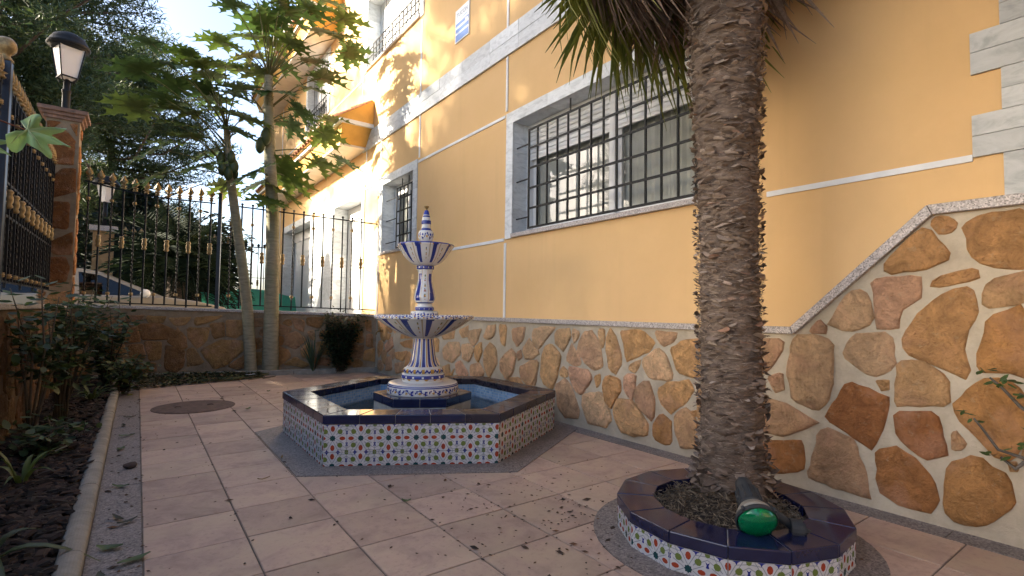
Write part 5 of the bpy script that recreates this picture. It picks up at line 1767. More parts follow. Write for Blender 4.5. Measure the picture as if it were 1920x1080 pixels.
# ------------------------------------------------------------------ left boundary wall and its tall spear fence
LX = -.835
lw = thing('side_wall', 'ochre stone wall along the planting bed below the tall spear fence', 'wall', (LX - .2, 3, 0))
mb = MB(); mb.box((LX - .42, -3.5, -.04), (LX, 7.62, 1.045)); mb.build('wall_body', mottled('ochre_mortar', (.13, .08, .04), .6, 5, .92, .7, 24, .014), lw)
fl_ = Frame((LX, 0, 0), (0, 1, 0), (0, 0, 1), (1, 0, 0))
LR = random.Random(14)
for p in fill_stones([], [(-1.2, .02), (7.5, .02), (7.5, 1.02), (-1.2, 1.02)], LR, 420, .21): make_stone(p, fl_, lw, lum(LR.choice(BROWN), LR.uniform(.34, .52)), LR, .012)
y = -3.5
while y < 7.6:
    e = min(y + .95, 7.63)
    mb = MB(); mb.box((LX - .45, y + .001, 1.0455), (LX + .03, e - .001, 1.092)); bevel_smooth(mb.build('coping_slab', M['granite'], lw), .005, 2); y = e
FLX = -1.10
FLf = Frame((FLX, 0, 0), (0, 1, 0), (0, 0, 1), (1, 0, 0))
lf = thing('iron_fence', 'tall black iron fence with golden spears and double collars above the left wall', 'fence', (FLX, 5.8, 1.1))
iron(lf, FLf, 4.20, 7.50, .165, lambda s: 1.30, lambda s: 3.10, SP, collar_z=lambda s: 2.10, small=lambda s: (2.86, 1.36))
mb = MB(); mb.box((FLX - .035, 4.09, 1.31), (FLX - .028, 7.63, 3.08)); mb.build('backing_sheet', M['iron'], lf)
mb = MB(); mb.bar((FLX + .0, 4.1, 1.93), (FLX + .0, 7.6, 1.93), .010, .024); mb.bar((FLX, 4.1, 2.24), (FLX, 7.6, 2.24), .010, .024); mb.build('rail', M['iron'], lf)
lp_ = thing('fence_post', 'thick black post with a golden ball on top of the left wall', 'post', (FLX, 4.02, 1.09))
mb = MB(); mb.box((FLX - .05, 3.98, 1.093), (FLX + .05, 4.08, 3.27)); bevel_smooth(mb.build('post_shaft', M['iron_blue'], lp_), .006, 2)
blathe('ball_finial', [(.062, 3.271), (.058, 3.285), (.038, 3.31), (.036, 3.33), (.055, 3.345), (.075, 3.375), (.079, 3.41), (.070, 3.45), (.045, 3.48), (.0, 3.49)], M['gold'], lp_, 20, (FLX, 4.03, 0))
lf2 = thing('iron_fence', 'near end of the tall iron fence in front of the golden ball post', 'fence', (FLX, 2.5, 1.1))
iron(lf2, FLf, 1.45, 3.9, .165, lambda s: 1.30, lambda s: 3.05, SP, collar_z=lambda s: 2.10, small=lambda s: (2.86, 1.36))

# ------------------------------------------------------------------ across the street
YF = 15.5
FF = Frame((0, YF, 0), (1, 0, 0), (0, 0, 1), (0, -1, 0))
ff = thing('iron_fence', 'distant black iron fence with small golden spears beyond the parked car', 'fence', (0, YF, .3))
def far_fence(fr, x0, x1, f, spear, zt=3.0, gold=True):
    n = int((x1 - x0) / .17)
    mb = MB()
    for zz in (.75, zt): mb.bar(fr(x0, zz, 0), fr(x1, zz, 0), .02, .035)
    mb.bar(fr(x0, 2.0, 0), fr(x1, 2.0, 0), .014, .02)
    mb.build('rail', M['iron'], f)
    me = bar_mesh(zt - .6, .02, False)
    for k in range(n + 1):
        s = x0 + (x1 - x0) * k / n
        b = link('bar', me, f, Matrix.Translation(fr(s, .62, 0)))
        link('spear', spear, b, Matrix.Translation(fr(s, zt + .02, 0)) @ Matrix.Scale(1.3, 4))
        if k % 2: link('collar', CO, b, Matrix.Translation(fr(s, 1.85, 0)))
far_fence(FF, -.4, 2.3, ff, SP)
ff2 = thing('iron_fence', 'distant thin black fence against the bright sky between post and papaya trunk', 'fence', (3.4, YF - 1, .3))
SPK = bpy.data.meshes.new('knob')
mbk = MB(); mbk.lathe([(.02, 0), (.035, .02), (.03, .05), (.01, .07)], 8); SPK = mbk.mesh('knob', M['iron'], True)
far_fence(Frame((0, YF - .4, 0), (1, 0, 0), (0, 0, 1), (0, -1, 0)), 2.4, 6.5, ff2, SPK, 2.95)
fw_ = thing('garden_wall', 'low rendered wall below the distant iron fence', 'wall', (2, YF, .3))
mb = MB(); mb.box((-6, YF - .1, .3), (7, YF + .15, .72)); mb.build('wall_body', M['mortar_brown'], fw_)
fpil = thing('stone_pillar', 'small distant ochre pillar seen through the spear fence', 'pillar', (-.85, YF - .1, .3))
mb = MB(); mb.box((-1.08, YF - .35, .3), (-.64, YF + .1, 3.08)); mb.build('pillar_shaft', mottled('far_stone', (.40, .25, .12), .6, 4, .9, .4, 20, .01), fpil)
mb = MB(); mb.box((-1.16, YF - .43, 3.081), (-.56, YF + .18, 3.22)); mb.build('pillar_cap', M['granite'], fpil)
flan = thing('street_lantern', 'distant lantern with white panes above the small ochre pillar', 'lantern', (-.85, YF - .1, 3.22))
c3 = (-.86, YF - .12, 0)
blathe('lantern_post', [(.06, 3.221), (.05, 3.9)], M['iron'], flan, 10, c3)
blathe('lantern_panes', [(.12, 3.9), (.20, 4.35)], M['opal'], flan, 4, c3, False)
blathe('lantern_hood', [(.30, 4.351), (.31, 4.42), (.2, 4.56), (.04, 4.62)], M['iron'], flan, 14, c3)
# green shade netting
nt = thing('shade_netting', 'bright green shade netting stretched over a low frame behind the fence', 'netting', (2.6, 13.6, .3))
mb = MB()
for i in range(14):
    for j in range(8):
        def q(i_, j_):
            x = 1.3 + 2.6 * i_ / 14; return (x, 12.9 + .9 * j_ / 8, .32 + (1.16 + .08 * math.sin(x * 3) + .02 * math.sin(x * 17)) * min(1, j_ / 5) + .03 * mnoise.noise(Vector((x * 2, j_, 0))) + (0.02 * (j_ - 5) if j_ > 5 else 0))
        mb.quad(q(i, j), q(i + 1, j), q(i + 1, j + 1), q(i, j + 1))
mb.build('net_sheet', M['netting'], nt, True, color=(.09, .40, .28))
mb = MB()
for x in (1.4, 2.6, 3.8): mb.tube([(x, 13.5, .3), (x, 13.5, 1.42)], .02, 6)
mb.build('net_frame', M['iron'], nt)

# parked car
car = thing('parked_car', 'silver beige saloon car parked in the street behind the spear fence', 'car', (-1.0, 10.9, .3))
cz = .30
def cy(y): return 10.1 + y
prof = [(1.62, .30), (1.60, .62), (1.45, .78), (.95, .90), (.42, .97), (.34, .995), (-.62, 1.43), (-.95, 1.49), (-1.6, 1.47), (-2.1, 1.36), (-2.75, 1.02), (-3.05, .98), (-3.1, .55), (-3.05, .30)]
belt = [(1.62, .30), (1.60, .62), (1.45, .78), (.95, .90), (.42, .97), (.34, .985), (-2.75, 1.0), (-3.05, .97), (-3.1, .55), (-3.05, .30)]
FC = Frame((0, 10.1, cz), (1, 0, 0), (0, 0, 1), (0, 1, 0))
mb = MB()
sec = [(0.0, .0, .02), (0.06, .0, 0), (1.64, 0, 0), (1.70, 0, .02)]
mb.prism(belt, 0, 1.72, 0, FC)
body = mb.build('body', M['car_paint'], car); bevel_smooth(body, .05, 3)
mb = MB()
roof_in = [(.36, .98), (-.62, 1.41), (-.95, 1.47), (-1.6, 1.45), (-2.1, 1.34), (-2.72, .99)]
top = [(.36, .98), (-.62, 1.43), (-.95, 1.49), (-1.6, 1.47), (-2.1, 1.36), (-2.72, 1.0)]
def gh(p, inset): return [FC(p[0], p[1], inset), FC(p[0], p[1], 1.72 - inset)]
def ins(z): return .03 + .22 * (z - .98) / .5
for p, q in zip(top, top[1:]):
    a0, a1 = gh(p, ins(p[1])); b0, b1 = gh(q, ins(q[1]))
    if p[0] > -.7 and q[0] > -.7: continue
    if q[0] < -2.3: continue
    mb.quad(a0, a1, b1, b0)
# pillars: outline strips down both sides
for sgn in (0, 1):
    def pt(p, off=0.0): 
        i = ins(p[1]) - .004
        return FC(p[0], p[1], i if sgn == 0 else 1.72 - i)
    inner = [(.12, 1.01), (-.66, 1.37), (-.95, 1.42), (-1.6, 1.40), (-2.02, 1.30), (-2.45, 1.03)]
    for k in range(len(top) - 1):
        mb.quad(pt(top[k]), pt(top[k + 1]), pt(inner[k + 1]), pt(inner[k]))
    mb.quad(pt((-.98, 1.42)), pt((-1.06, 1.42)), pt((-1.02, 1.0)), pt((-.94, 1.0)))
    mb.quad(pt((.36, .985)), pt(inner[0]), pt((-.1, 1.0)), pt((.1, .98)))
mb.build('roof', M['car_paint'], car)
mb = MB()
for sgn in (0, 1):
    def pt(p):
        i = ins(p[1]) + .004
        return FC(p[0], p[1], i if sgn == 0 else 1.72 - i)
    mb.face([mb.vert(pt(p)) for p in [(.30, .985), (-.64, 1.39), (-.95, 1.44), (-1.6, 1.42), (-2.05, 1.32), (-2.6, 1.0)]])
a0, a1 = gh((.36, .98), .04); b0, b1 = gh((-.62, 1.43), .19); mb.quad(a0, a1, b1, b0)
a0, a1 = gh((-2.1, 1.36), .19); b0, b1 = gh((-2.72, 1.0), .04); mb.quad(a0, a1, b1, b0)
mb.build('car_window', M['glass_dark'], car)
mb = MB(); mb.box((-2.6, 10.2, cz + .75), (.2, 11.7, cz + .93)); mb.box((-1.3, 10.3, cz + .93), (-1.1, 11.6, cz + 1.25)); mb.build('seats', M['rubber'], car)
for x in (.72, -2.15):
    for yy in (10.06, 11.62):
        mb = MB(); mb.tube([(x, yy, cz + .31), (x, yy + .2, cz + .31)], .31, 24); wh = mb.build('wheel', M['rubber'], car)
        mb = MB(); mb.tube([(x, yy - .004, cz + .31), (x, yy + .204, cz + .31)], .2, 20); mb.build('rim', M['alu'], wh)
for yy in (9.93, 11.98):
    mb = MB(); mb.lathe([(.0, -.10), (.06, -.09), (.085, -.03), (.085, .03), (.06, .09), (0, .10)], 10, (.06, yy + .02, cz + 1.03), M4=Matrix.Rotation(PI / 2, 4, 'X') @ Matrix.Scale(.75, 4, (0, 0, 1))); mb.build('mirror', M['white_panel'], car, True)
for yy in (10.14, 11.5):
    mb = MB(); mb.box((1.42, yy, cz + .60), (1.61, yy + .3, cz + .74)); mb.build('headlight', M['opal'], car)

# ------------------------------------------------------------------ papaya trees
def papaya_leaf(seed, R0=.42, nl=9):
    """palmate leaf: lobes with toothed edges round the stalk; stalk point at the origin, leaf points along +x"""
    r = random.Random(seed)
    mb = MB()
    for k in range(nl):
        a = R_(-142 + 284 * k / (nl - 1)) + r.uniform(-.05, .05)
        Lk = R0 * (1.0 - .42 * (abs(a) / 2.5) ** 1.5) * r.uniform(.9, 1.08)
        d = Vector((math.cos(a), math.sin(a), 0)); s = Vector((-math.sin(a), math.cos(a), 0))
        n = 13
        base = Lk * .085
        droop = r.uniform(.06, .28)
        prev = None
        for i in range(n + 1):
            t_ = i / n
            env = .04 + .17 * math.sin(min(1, t_ * 1.05) * PI) ** .8 if t_ < .97 else .01
            if t_ < .30: env = max(env, .17 * (t_ / .30) + .05)
            tooth = (1.55 if i % 3 == 1 else (.55 if i % 3 == 0 else 1.1)) if t_ > .30 else 1.0
            w = Lk * env * tooth
            if i == n: w = .004
            fold = w * .30
            z = -droop * Lk * t_ ** 2 + .03 * t_
            fw = .13 * Lk if (i % 3 == 1 and t_ > .30) else 0.0
            q = d * Lk * t_ + Vector((0, 0, z))
            cur = (mb.vert(q - s * w + d * fw + Vector((0, 0, fold))), mb.vert(q), mb.vert(q + s * w + d * fw + Vector((0, 0, fold))))
            if prev:
                mb.face((prev[0], prev[1], cur[1], cur[0])); mb.face((prev[1], prev[2], cur[2], cur[1]))
            prev = cur
    return mb.mesh('leaf', M['leaf'], True)
PL = [papaya_leaf(s, .44, 9 if s % 2 else 7) for s in range(1, 6)]
LG = [(.09, .14, .03), (.07, .12, .035), (.105, .15, .035), (.075, .125, .045), (.065, .115, .035), (.10, .135, .03)]
def papaya(label, base, axis, rads, leaves, fruits, seed):
    r = random.Random(seed)
    t = thing('papaya_tree', label, 'papaya tree', base)
    mb = MB()
    pts = []
    ax = [Vector(p) for p in axis]
    P_ = [ax[0]] + ax + [ax[-1]]
    rr = []
    for i in range(1, len(P_) - 2):
        for k in range(14):
            u = k / 14
            p = .5 * (2 * P_[i] + (P_[i + 1] - P_[i - 1]) * u + (2 * P_[i - 1] - 5 * P_[i] + 4 * P_[i + 1] - P_[i + 2]) * u * u + (3 * P_[i] - P_[i - 1] - 3 * P_[i + 1] + P_[i + 2]) * u ** 3)
            pts.append(p); rr.append((rads[i - 1] + (rads[i] - rads[i - 1]) * u) * (1 + .025 * (k % 2)))
    pts.append(ax[-1]); rr.append(rads[-1])
    mb.tube(pts, rr, 14)
    tt = NT('papaya_bark')
    mp = tt.n('ShaderNodeMapping'); mp.inputs['Scale'].default_value = (1, 1, 5); tt.l(tt.coord(), mp.inputs['Vector'])
    f = tt.noise(7, 6, .65, vec=mp.outputs['Vector'])
    g_ = tt.noise(2.2, 4, .6)
    c = tt.ramp(f, [(.3, (.17, .155, .10)), (.6, (.30, .27, .19)), (.8, (.36, .33, .25))])
    c = tt.mix(c, (.15, .17, .08), tt.ramp(g_, [(.45, 0.0), (.7, .5)]))
    tt.base(c); tt.rough(.85); tt.bump(f, .6, .012)
    trunk = mb.build('trunk', tt.m, t, True)
    def at_h(z):
        for a, b in zip(pts, pts[1:]):
            if a.z <= z <= b.z: return a + (b - a) * ((z - a.z) / (b.z - a.z))
        return pts[-1] if z > pts[-1].z else pts[0]
    for (x, y, z, size, colr) in leaves:
        p = Vector((x, y, z))
        c0 = at_h(min(pts[-1].z, max(z - .55 * math.hypot(x - pts[-1].x, y - pts[-1].y), pts[-1].z - .75 if z > pts[-1].z - 1.2 else z + .05)))
        out = Vector((p.x - c0.x, p.y - c0.y, 0)); 
        if out.length < .05: out = Vector((r.uniform(-1, 1), -1, 0))
        th = math.atan2(out.y, out.x)
        att = p - Vector((math.cos(th), math.sin(th), 0)) * .12 * size + Vector((0, 0, .06))
        tilt = r.uniform(-.08, .24) + (.4 if z < pts[-1].z - .5 else 0)
        mt = Matrix.Translation(att) @ Matrix.Rotation(th + r.uniform(-.3, .3), 4, 'Z') @ Matrix.Rotation(tilt, 4, 'Y') @ Matrix.Rotation(r.uniform(-.4, .4), 4, 'X') @ Matrix.Scale(size, 4)
        lf_ = link('leaf', r.choice(PL), t, mt, color=colr)
        mbp = MB()
        mid = (c0 + att) / 2 + Vector((0, 0, .10 * (att - c0).length))
        mbp.tube([c0, c0 * .5 + mid * .5 + Vector((0, 0, .01)), mid, mid * .5 + att * .5 + Vector((0, 0, .02)), att], [.013, .010, .009, .008, .006], 5)
        mbp.build('leaf_stalk', M['leaf'], lf_, True, color=(.13, .13, .05))
    for (x, y, z, s) in fruits:
        mbf = MB()
        mbf.lathe([(.006, .115), (.03, .10), (.055, .05), (.066, 0), (.062, -.05), (.04, -.10), (.012, -.125), (0, -.128)], 14, M4=Matrix.Scale(s, 4))
        link('fruit', mbf.mesh('fruit', M['leaf'], True), t, Matrix.Translation((x, y, z)) @ Matrix.Rotation(r.uniform(-.3, .3), 4, 'X'), color=r.choice([(.05, .075, .025), (.065, .085, .03)]))
    # leaf scars and young shoots at the top
    mb = MB()
    for k in range(26):
        z = pts[-1].z - r.uniform(0, .6); c = at_h(z); th = r.uniform(0, 2 * PI)
        d = Vector((math.cos(th), math.sin(th), .6)).normalized() * r.uniform(.06, .16)
        mb.tube([c, c + d], [.012, .004], 5)
    mb.build('stalk_stubs', M['leaf'], t, False, color=(.10, .12, .05))
    return t
LRN = random.Random(31)
T2 = [(.91, 5.777), (1.706, 6.106), (2.505, 6.334), (2.823, 6.162), (2.762, 5.817), (2.91, 5.577), (2.237, 5.231), (2.251, 4.753), (1.896, 5.939), (1.156, 5.002), (1.307, 5.599), (1.063, 4.468), (2.419, 5.81), (1.984, 4.045), (2.597, 4.285), (2.503, 4.021), (2.821, 3.63), (2.484, 3.5), (.746, 5.093), (1.39, 2.988), (1.832, 2.958), (1.571, 2.759), (1.981, 3.112), (1.5, 5.3), (1.75, 5.0), (1.2, 6.2), (1.7, 4.55), (1.35, 4.75), (1.9, 5.45), (2.5, 5.0), (1.6, 5.75), (2.1, 4.35), (1.15, 5.35), (2.2, 6.1), (1.85, 3.3), (1.3, 3.2)]
T1 = [(-.13, 4.852), (.353, 4.826), (.067, 4.619), (-.252, 4.437), (-.254, 3.862), (.642, 4.575), (.599, 4.317), (.383, 3.958), (.184, 4.029), (1.153, 3.825), (.253, 3.452), (.76, 3.431), (.586, 3.186), (.009, 2.939), (.964, 2.91), (1.316, 4.054), (.85, 4.75), (.9, 4.1), (.45, 3.6), (-.05, 3.3), (.2, 4.3), (.5, 4.75), (.05, 4.1), (.75, 4.2), (.35, 3.75), (1.1, 4.4)]
def lv(lst, Y):
    out = []
    for x, z in lst:
        dy = LRN.uniform(-.55, .55)
        # keep the same line of sight when a leaf is nearer or farther
        k = (Y + dy + 2.32) / (Y + 2.32)
        out.append((-.06 + (x + .06) * k, Y + dy, 1.083 + (z - 1.083) * k, LRN.uniform(.88, 1.2), LRN.choice(LG)))
    return out
papaya('right papaya tree with the taller straight trunk and two hanging fruits', (1.80, 6.74, .04), [(1.72, 6.72, .0), (1.70, 6.70, 1.2), (1.66, 6.66, 2.6), (1.565, 6.65, 3.9), (1.53, 6.63, 4.85)], [.125, .108, .095, .082, .06],
       lv(T2, 6.6), [(1.50, 6.53, 3.82, 1.25), (1.43, 6.57, 3.68, 1.1)], 3)
papaya('left papaya tree with a pale leaning trunk and a cluster of green fruit', (1.45, 6.80, .04), [(1.45, 6.78, .0), (1.35, 6.78, 1.15), (1.14, 6.76, 2.55), (1.02, 6.74, 3.35), (.97, 6.73, 3.9)], [.09, .08, .066, .058, .042],
       lv(T1, 6.7), [(.92, 6.62, 3.22, .95), (1.0, 6.60, 3.16, 1.0), (1.08, 6.66, 3.30, 1.1), (.90, 6.68, 3.38, .9), (1.04, 6.62, 3.42, .9), (1.10, 6.72, 3.20, .9)], 4)

# ------------------------------------------------------------------ pines and other trees
def needle_cloud(mb, c, R, n, r, L=.17, w=.012):
    for k in range(n):
        d = Vector((r.gauss(0, 1), r.gauss(0, 1), r.gauss(0, .7)))
        d = d.normalized() * (r.random() ** .45)
        p = c + Vector((d.x * R[0], d.y * R[1], d.z * R[2]))
        a = (d * .6 + Vector((r.uniform(-1, 1), r.uniform(-1, 1), r.uniform(-.3, 1.0)))).normalized() * L * r.uniform(.6, 1.2)
        s = a.cross(Vector((r.uniform(-1, 1), r.uniform(-1, 1), r.uniform(-1, 1)))).normalized() * w * r.uniform(.7, 1.4)
        i = [mb.vert(p - s), mb.vert(p + s), mb.vert(p + a)]
        mb.face(i)
t = NT('pine_needles'); geo = t.n('ShaderNodeNewGeometry')
c = t.ramp(geo.outputs['Random Per Island'], [(0, (.020, .040, .014)), (.5, (.042, .070, .020)), (1, (.085, .110, .030))])
f = t.noise(.9, 3, .6)
c = t.mix(c, (.10, .115, .035), t.ramp(f, [(.52, 0.0), (.75, .55)]))
t.base(c); t.rough(.6)
tr = t.n('ShaderNodeBsdfTranslucent'); t.l(c, tr.inputs['Color']); ms = t.n('ShaderNodeMixShader'); ms.inputs[0].default_value = .3
t.l(t.b.outputs[0], ms.inputs[1]); t.l(tr.outputs[0], ms.inputs[2]); t.l(ms.outputs[0], t.out.inputs['Surface'])
M['needles'] = t.m
M['pine_bark'] = mottled('pine_bark', (.10, .07, .05), .5, 9, .95, .9, 22, .03)
def pine_meshes(seed, H=11.0, R=3.6, zc=4.0, nb=36, npc=420, tuft=(.7, .7, .45)):
    r = random.Random(seed)
    tb = MB(); tb.tube([(0, 0, 0), (.1, 0, H * .35), (-.05, .1, H * .7), (0, 0, H)], [.26, .2, .12, .03], 10)
    lb, nd = MB(), MB()
    for k in range(nb):
        f = (k + .5) / nb
        z = zc + (H - zc) * f
        th = k * 2.4 + r.uniform(-.4, .4)
        rad = R * math.sin(PI * (.16 + .80 * (1 - f))) ** .8 * r.uniform(.65, 1.1)
        p1 = Vector((math.cos(th) * rad, math.sin(th) * rad, z + rad * r.uniform(-.05, .3)))
        m = Vector((math.cos(th) * rad * .5, math.sin(th) * rad * .5, z - .1 * rad))
        lb.tube([(0, 0, z - .3), m, p1], [.07, .045, .015], 5)
        for q in range(7):
            u = .2 + .85 * q / 6
            c = Vector((0, 0, z - .3)) * (1 - u) + p1 * u + Vector((r.uniform(-.35, .35), r.uniform(-.35, .35), r.uniform(-.15, .35)))
            needle_cloud(nd, c, (tuft[0] * r.uniform(.7, 1.3), tuft[1] * r.uniform(.7, 1.3), tuft[2] * r.uniform(.7, 1.3)), int(npc / 7 * r.uniform(.7, 1.3)), r, .22, .018)
    return tb.mesh('trunk', M['pine_bark'], True), lb.mesh('limbs', M['pine_bark'], True), nd.mesh('crown', M['needles'])
PM = [pine_meshes(1, 12.5, 4.4, 4.0, 64, 2100), pine_meshes(2, 10.5, 3.8, 2.8, 60, 1900), pine_meshes(3, 10.5, 3.8, 2.8, 50, 1500)]
def pine(label, loc, k, rz, sc=1.0, group=None, sz=None):
    t = thing('pine_tree', label, 'pine tree', loc, group)
    mt = Matrix.Translation(loc) @ Matrix.Rotation(rz, 4, 'Z') @ Matrix.Diagonal((sc, sc, sz or sc, 1))
    tb, lb, nd = PM[k]
    tr_ = link('trunk', tb, t, mt); link('limbs', lb, tr_, mt); link('crown', nd, t, mt)
pine('large dark pine tree filling the sky behind the stone pillar and its lantern', (-4.0, 19.0, .25), 0, .4, 1.15)
pine('bluish pine tree farther off between the lantern and the papaya leaves', (-1.2, 27, .25), 1, 2.0, 1.15)
SHADE = [(-8.2, 4.4, 0, 1.0, .95, 'tall street pine outside the left wall, level with the golden ball post'), (-8.6, 9.2, 2, 2.3, .82, 'street pine outside the left wall, close to the stone pillar'),
         (-11.5, 6.4, 0, 5.1, 1.05, 'tallest street pine, standing behind the others across the left road'), (-13.5, 12.5, 0, 2.9, .85, 'street pine at the far end of the left road')]
for x, y, k, rz, sc, lab in SHADE:
    pine(lab, (x, y, 0), k, rz, sc, 'street pines outside the left wall', 1.22 if sc == .82 else None)

# date-palm like plant across the street
M['dark_frond'] = objcolor('dark_frond', .8, .3, 9, 0, 40, .08, .15)
def feather_mesh(L, seed):
    r = random.Random(seed); mb = MB()
    n = 26; pts = []
    for i in range(n + 1):
        u = i / n; pts.append(Vector((L * u * (1 - .15 * u), 0, L * (.55 * u - .75 * u * u))))
    mb.tube(pts, [.02 * (1 - .8 * i / n) + .003 for i in range(n + 1)], 4)
    for i in range(3, n):
        for s in (-1, 1):
            l = L * .24 * math.sin(PI * (.15 + .8 * i / n)) * r.uniform(.85, 1.1)
            d = Vector((.55, s * .8, -.15 + r.uniform(-.15, .15))).normalized()
            p = pts[i]; w = Vector((.012, 0, .004))
            mb.face([mb.vert(p - w), mb.vert(p + w), mb.vert(p + d * l * .6 + w * .8), mb.vert(p + d * l - Vector((0, 0, .1 * l)))])
    return mb.mesh('frond', M['dark_frond'])
FM = [feather_mesh(1.9, s) for s in (1, 2)]
def feather_palm(label, loc, n, sc, trunk_h, seed):
    r = random.Random(seed)
    t = thing('date_palm', label, 'date palm', loc)
    mb = MB(); mb.tube([Vector(loc), Vector(loc) + Vector((0, 0, trunk_h))], [.24, .2], 10); mb.build('trunk', M['pine_bark'], t, True)
    for k in range(n):
        mt = Matrix.Translation(Vector(loc) + Vector((0, 0, trunk_h))) @ Matrix.Rotation(k * 2.399, 4, 'Z') @ Matrix.Rotation(-R_(-35 + 110 * (k / n)), 4, 'Y') @ Matrix.Scale(sc * r.uniform(.8, 1.1), 4)
        link('frond', r.choice(FM), t, mt, color=r.choice([(.016, .026, .014), (.012, .022, .012), (.024, .038, .016)]))
feather_palm('dark date palm with arching fronds behind the golden spear fence', (.72, 13.2, .3), 90, 1.1, 1.6, 3)
feather_palm('smaller dark date palm close to the square iron post', (1.5, 16.6, .3), 60, .9, 1.8, 5)

def shrub(name, label, cat, loc, stems, leafn, spread, size, cols, seed, zmin=.1, mat=None, shape=(1, 1)):
    r = random.Random(seed)
    t = thing(name, label, cat, loc)
    L0 = Vector(loc)
    sm, lm_ = MB(), MB()
    tips = []
    for k in range(stems):
        th = r.uniform(0, 2 * PI); h = spread[2] * r.uniform(.6, 1.0)
        e = L0 + Vector((math.cos(th) * spread[0] * r.uniform(.2, 1), math.sin(th) * spread[1] * r.uniform(.2, 1), h))
        m = L0 * .5 + e * .5 + Vector((r.uniform(-.05, .05), r.uniform(-.05, .05), .08))
        b = L0 + Vector((r.uniform(-.06, .06), r.uniform(-.06, .06), 0))
        sm.tube([b, m, e], [.011, .008, .003], 5)
        tips += [(b, m, e)]
    for k in range(leafn):
        b, m, e = r.choice(tips); u = r.uniform(zmin, 1.0)
        p = (b * (1 - 2 * u) + m * 2 * u) if u < .5 else (m * (2 - 2 * u) + e * (2 * u - 1))
        p = p + Vector((r.gauss(0, .06), r.gauss(0, .06), r.gauss(0, .04)))
        a = Vector((r.uniform(-1, 1), r.uniform(-1, 1), r.uniform(-.5, .3))).normalized(); s = a.cross(Vector((r.uniform(-.4, .4), r.uniform(-.4, .4), 1))).normalized()
        l = size * r.uniform(.6, 1.3); w = l * shape[0] * .3
        q = [p, p + a * l * .35 - s * w, p + a * l * .72 - s * w * .8, p + a * l, p + a * l * .72 + s * w * .8, p + a * l * .35 + s * w]
        mid = p + a * l * .5 - Vector((0, 0, l * .08))
        ids = [lm_.vert(v) for v in q]; mi = lm_.vert(mid)
        for i in range(6): lm_.face((ids[i], ids[(i + 1) % 6], mi))
    sm.build('stems', M['bark_obj'], t, True, color=(.075, .055, .035))
    o = lm_.build('foliage', mat or LEAFISL(cols), t, True); o['kind'] = 'stuff'
    return t
_li = [0]
def LEAFISL(cols):
    _li[0] += 1
    t = NT('foliage_%d' % _li[0]); geo = t.n('ShaderNodeNewGeometry')
    c = t.ramp(geo.outputs['Random Per Island'], [(i / max(1, len(cols) - 1), cc) for i, cc in enumerate(cols)])
    t.base(c); t.rough(.5)
    tr = t.n('ShaderNodeBsdfTranslucent'); t.l(c, tr.inputs['Color']); ms = t.n('ShaderNodeMixShader'); ms.inputs[0].default_value = .3
    t.l(t.b.outputs[0], ms.inputs[1]); t.l(tr.outputs[0], ms.inputs[2]); t.l(ms.outputs[0], t.out.inputs['Surface'])
    return t.m
G1 = [(.022, .045, .02), (.035, .065, .025), (.055, .09, .03), (.10, .14, .04)]
shrub('rose_bush', 'tall sparse rose bush in the planting bed in front of the left wall', 'bush', (-.60, 3.9, .03), 13, 520, (.36, .6, 1.3), .085, G1, 1, .3)
shrub('rose_bush', 'thin leafy bush in the far left corner between curb and boundary wall', 'bush', (-.35, 6.2, .03), 12, 700, (.45, .5, 1.15), .09, G1, 2, .12)
shrub('rose_bush', 'low bushy green plant at the end of the left concrete kerb', 'bush', (-.15, 5.6, .03), 12, 380, (.30, .35, .42), .08, G1 + [(.16, .16, .05)], 5, .1)
shrub('evergreen_bush', 'dense dark evergreen bush in the corner behind the fountain', 'bush', (2.72, 6.33, .04), 30, 3600, (.46, .16, 1.0), .055, [(.012, .028, .014), (.022, .042, .018), (.038, .062, .022)], 3, .12)
shrub('garden_tree', 'sunlit round green tree far beyond the thin fence', 'tree', (3.1, 24, .2), 24, 2600, (.9, .9, 2.0), .22, [(.05, .09, .02), (.09, .14, .03), (.12, .17, .05)], 9, .3)
shrub('garden_tree', 'leafy green hedge tree beyond the papaya trunks and the netting', 'tree', (4.9, 22, .2), 24, 2600, (1.1, .8, 1.5), .2, [(.05, .09, .02), (.08, .13, .03), (.12, .17, .05)], 10, .3)
shrub('garden_tree', 'dark leafy tree hanging over the spear fence by the square post', 'tree', (2.0, 18.5, .3), 22, 3600, (1.3, .8, 4.2), .26, [(.015, .03, .016), (.03, .05, .022), (.045, .07, .028)], 12, .35)

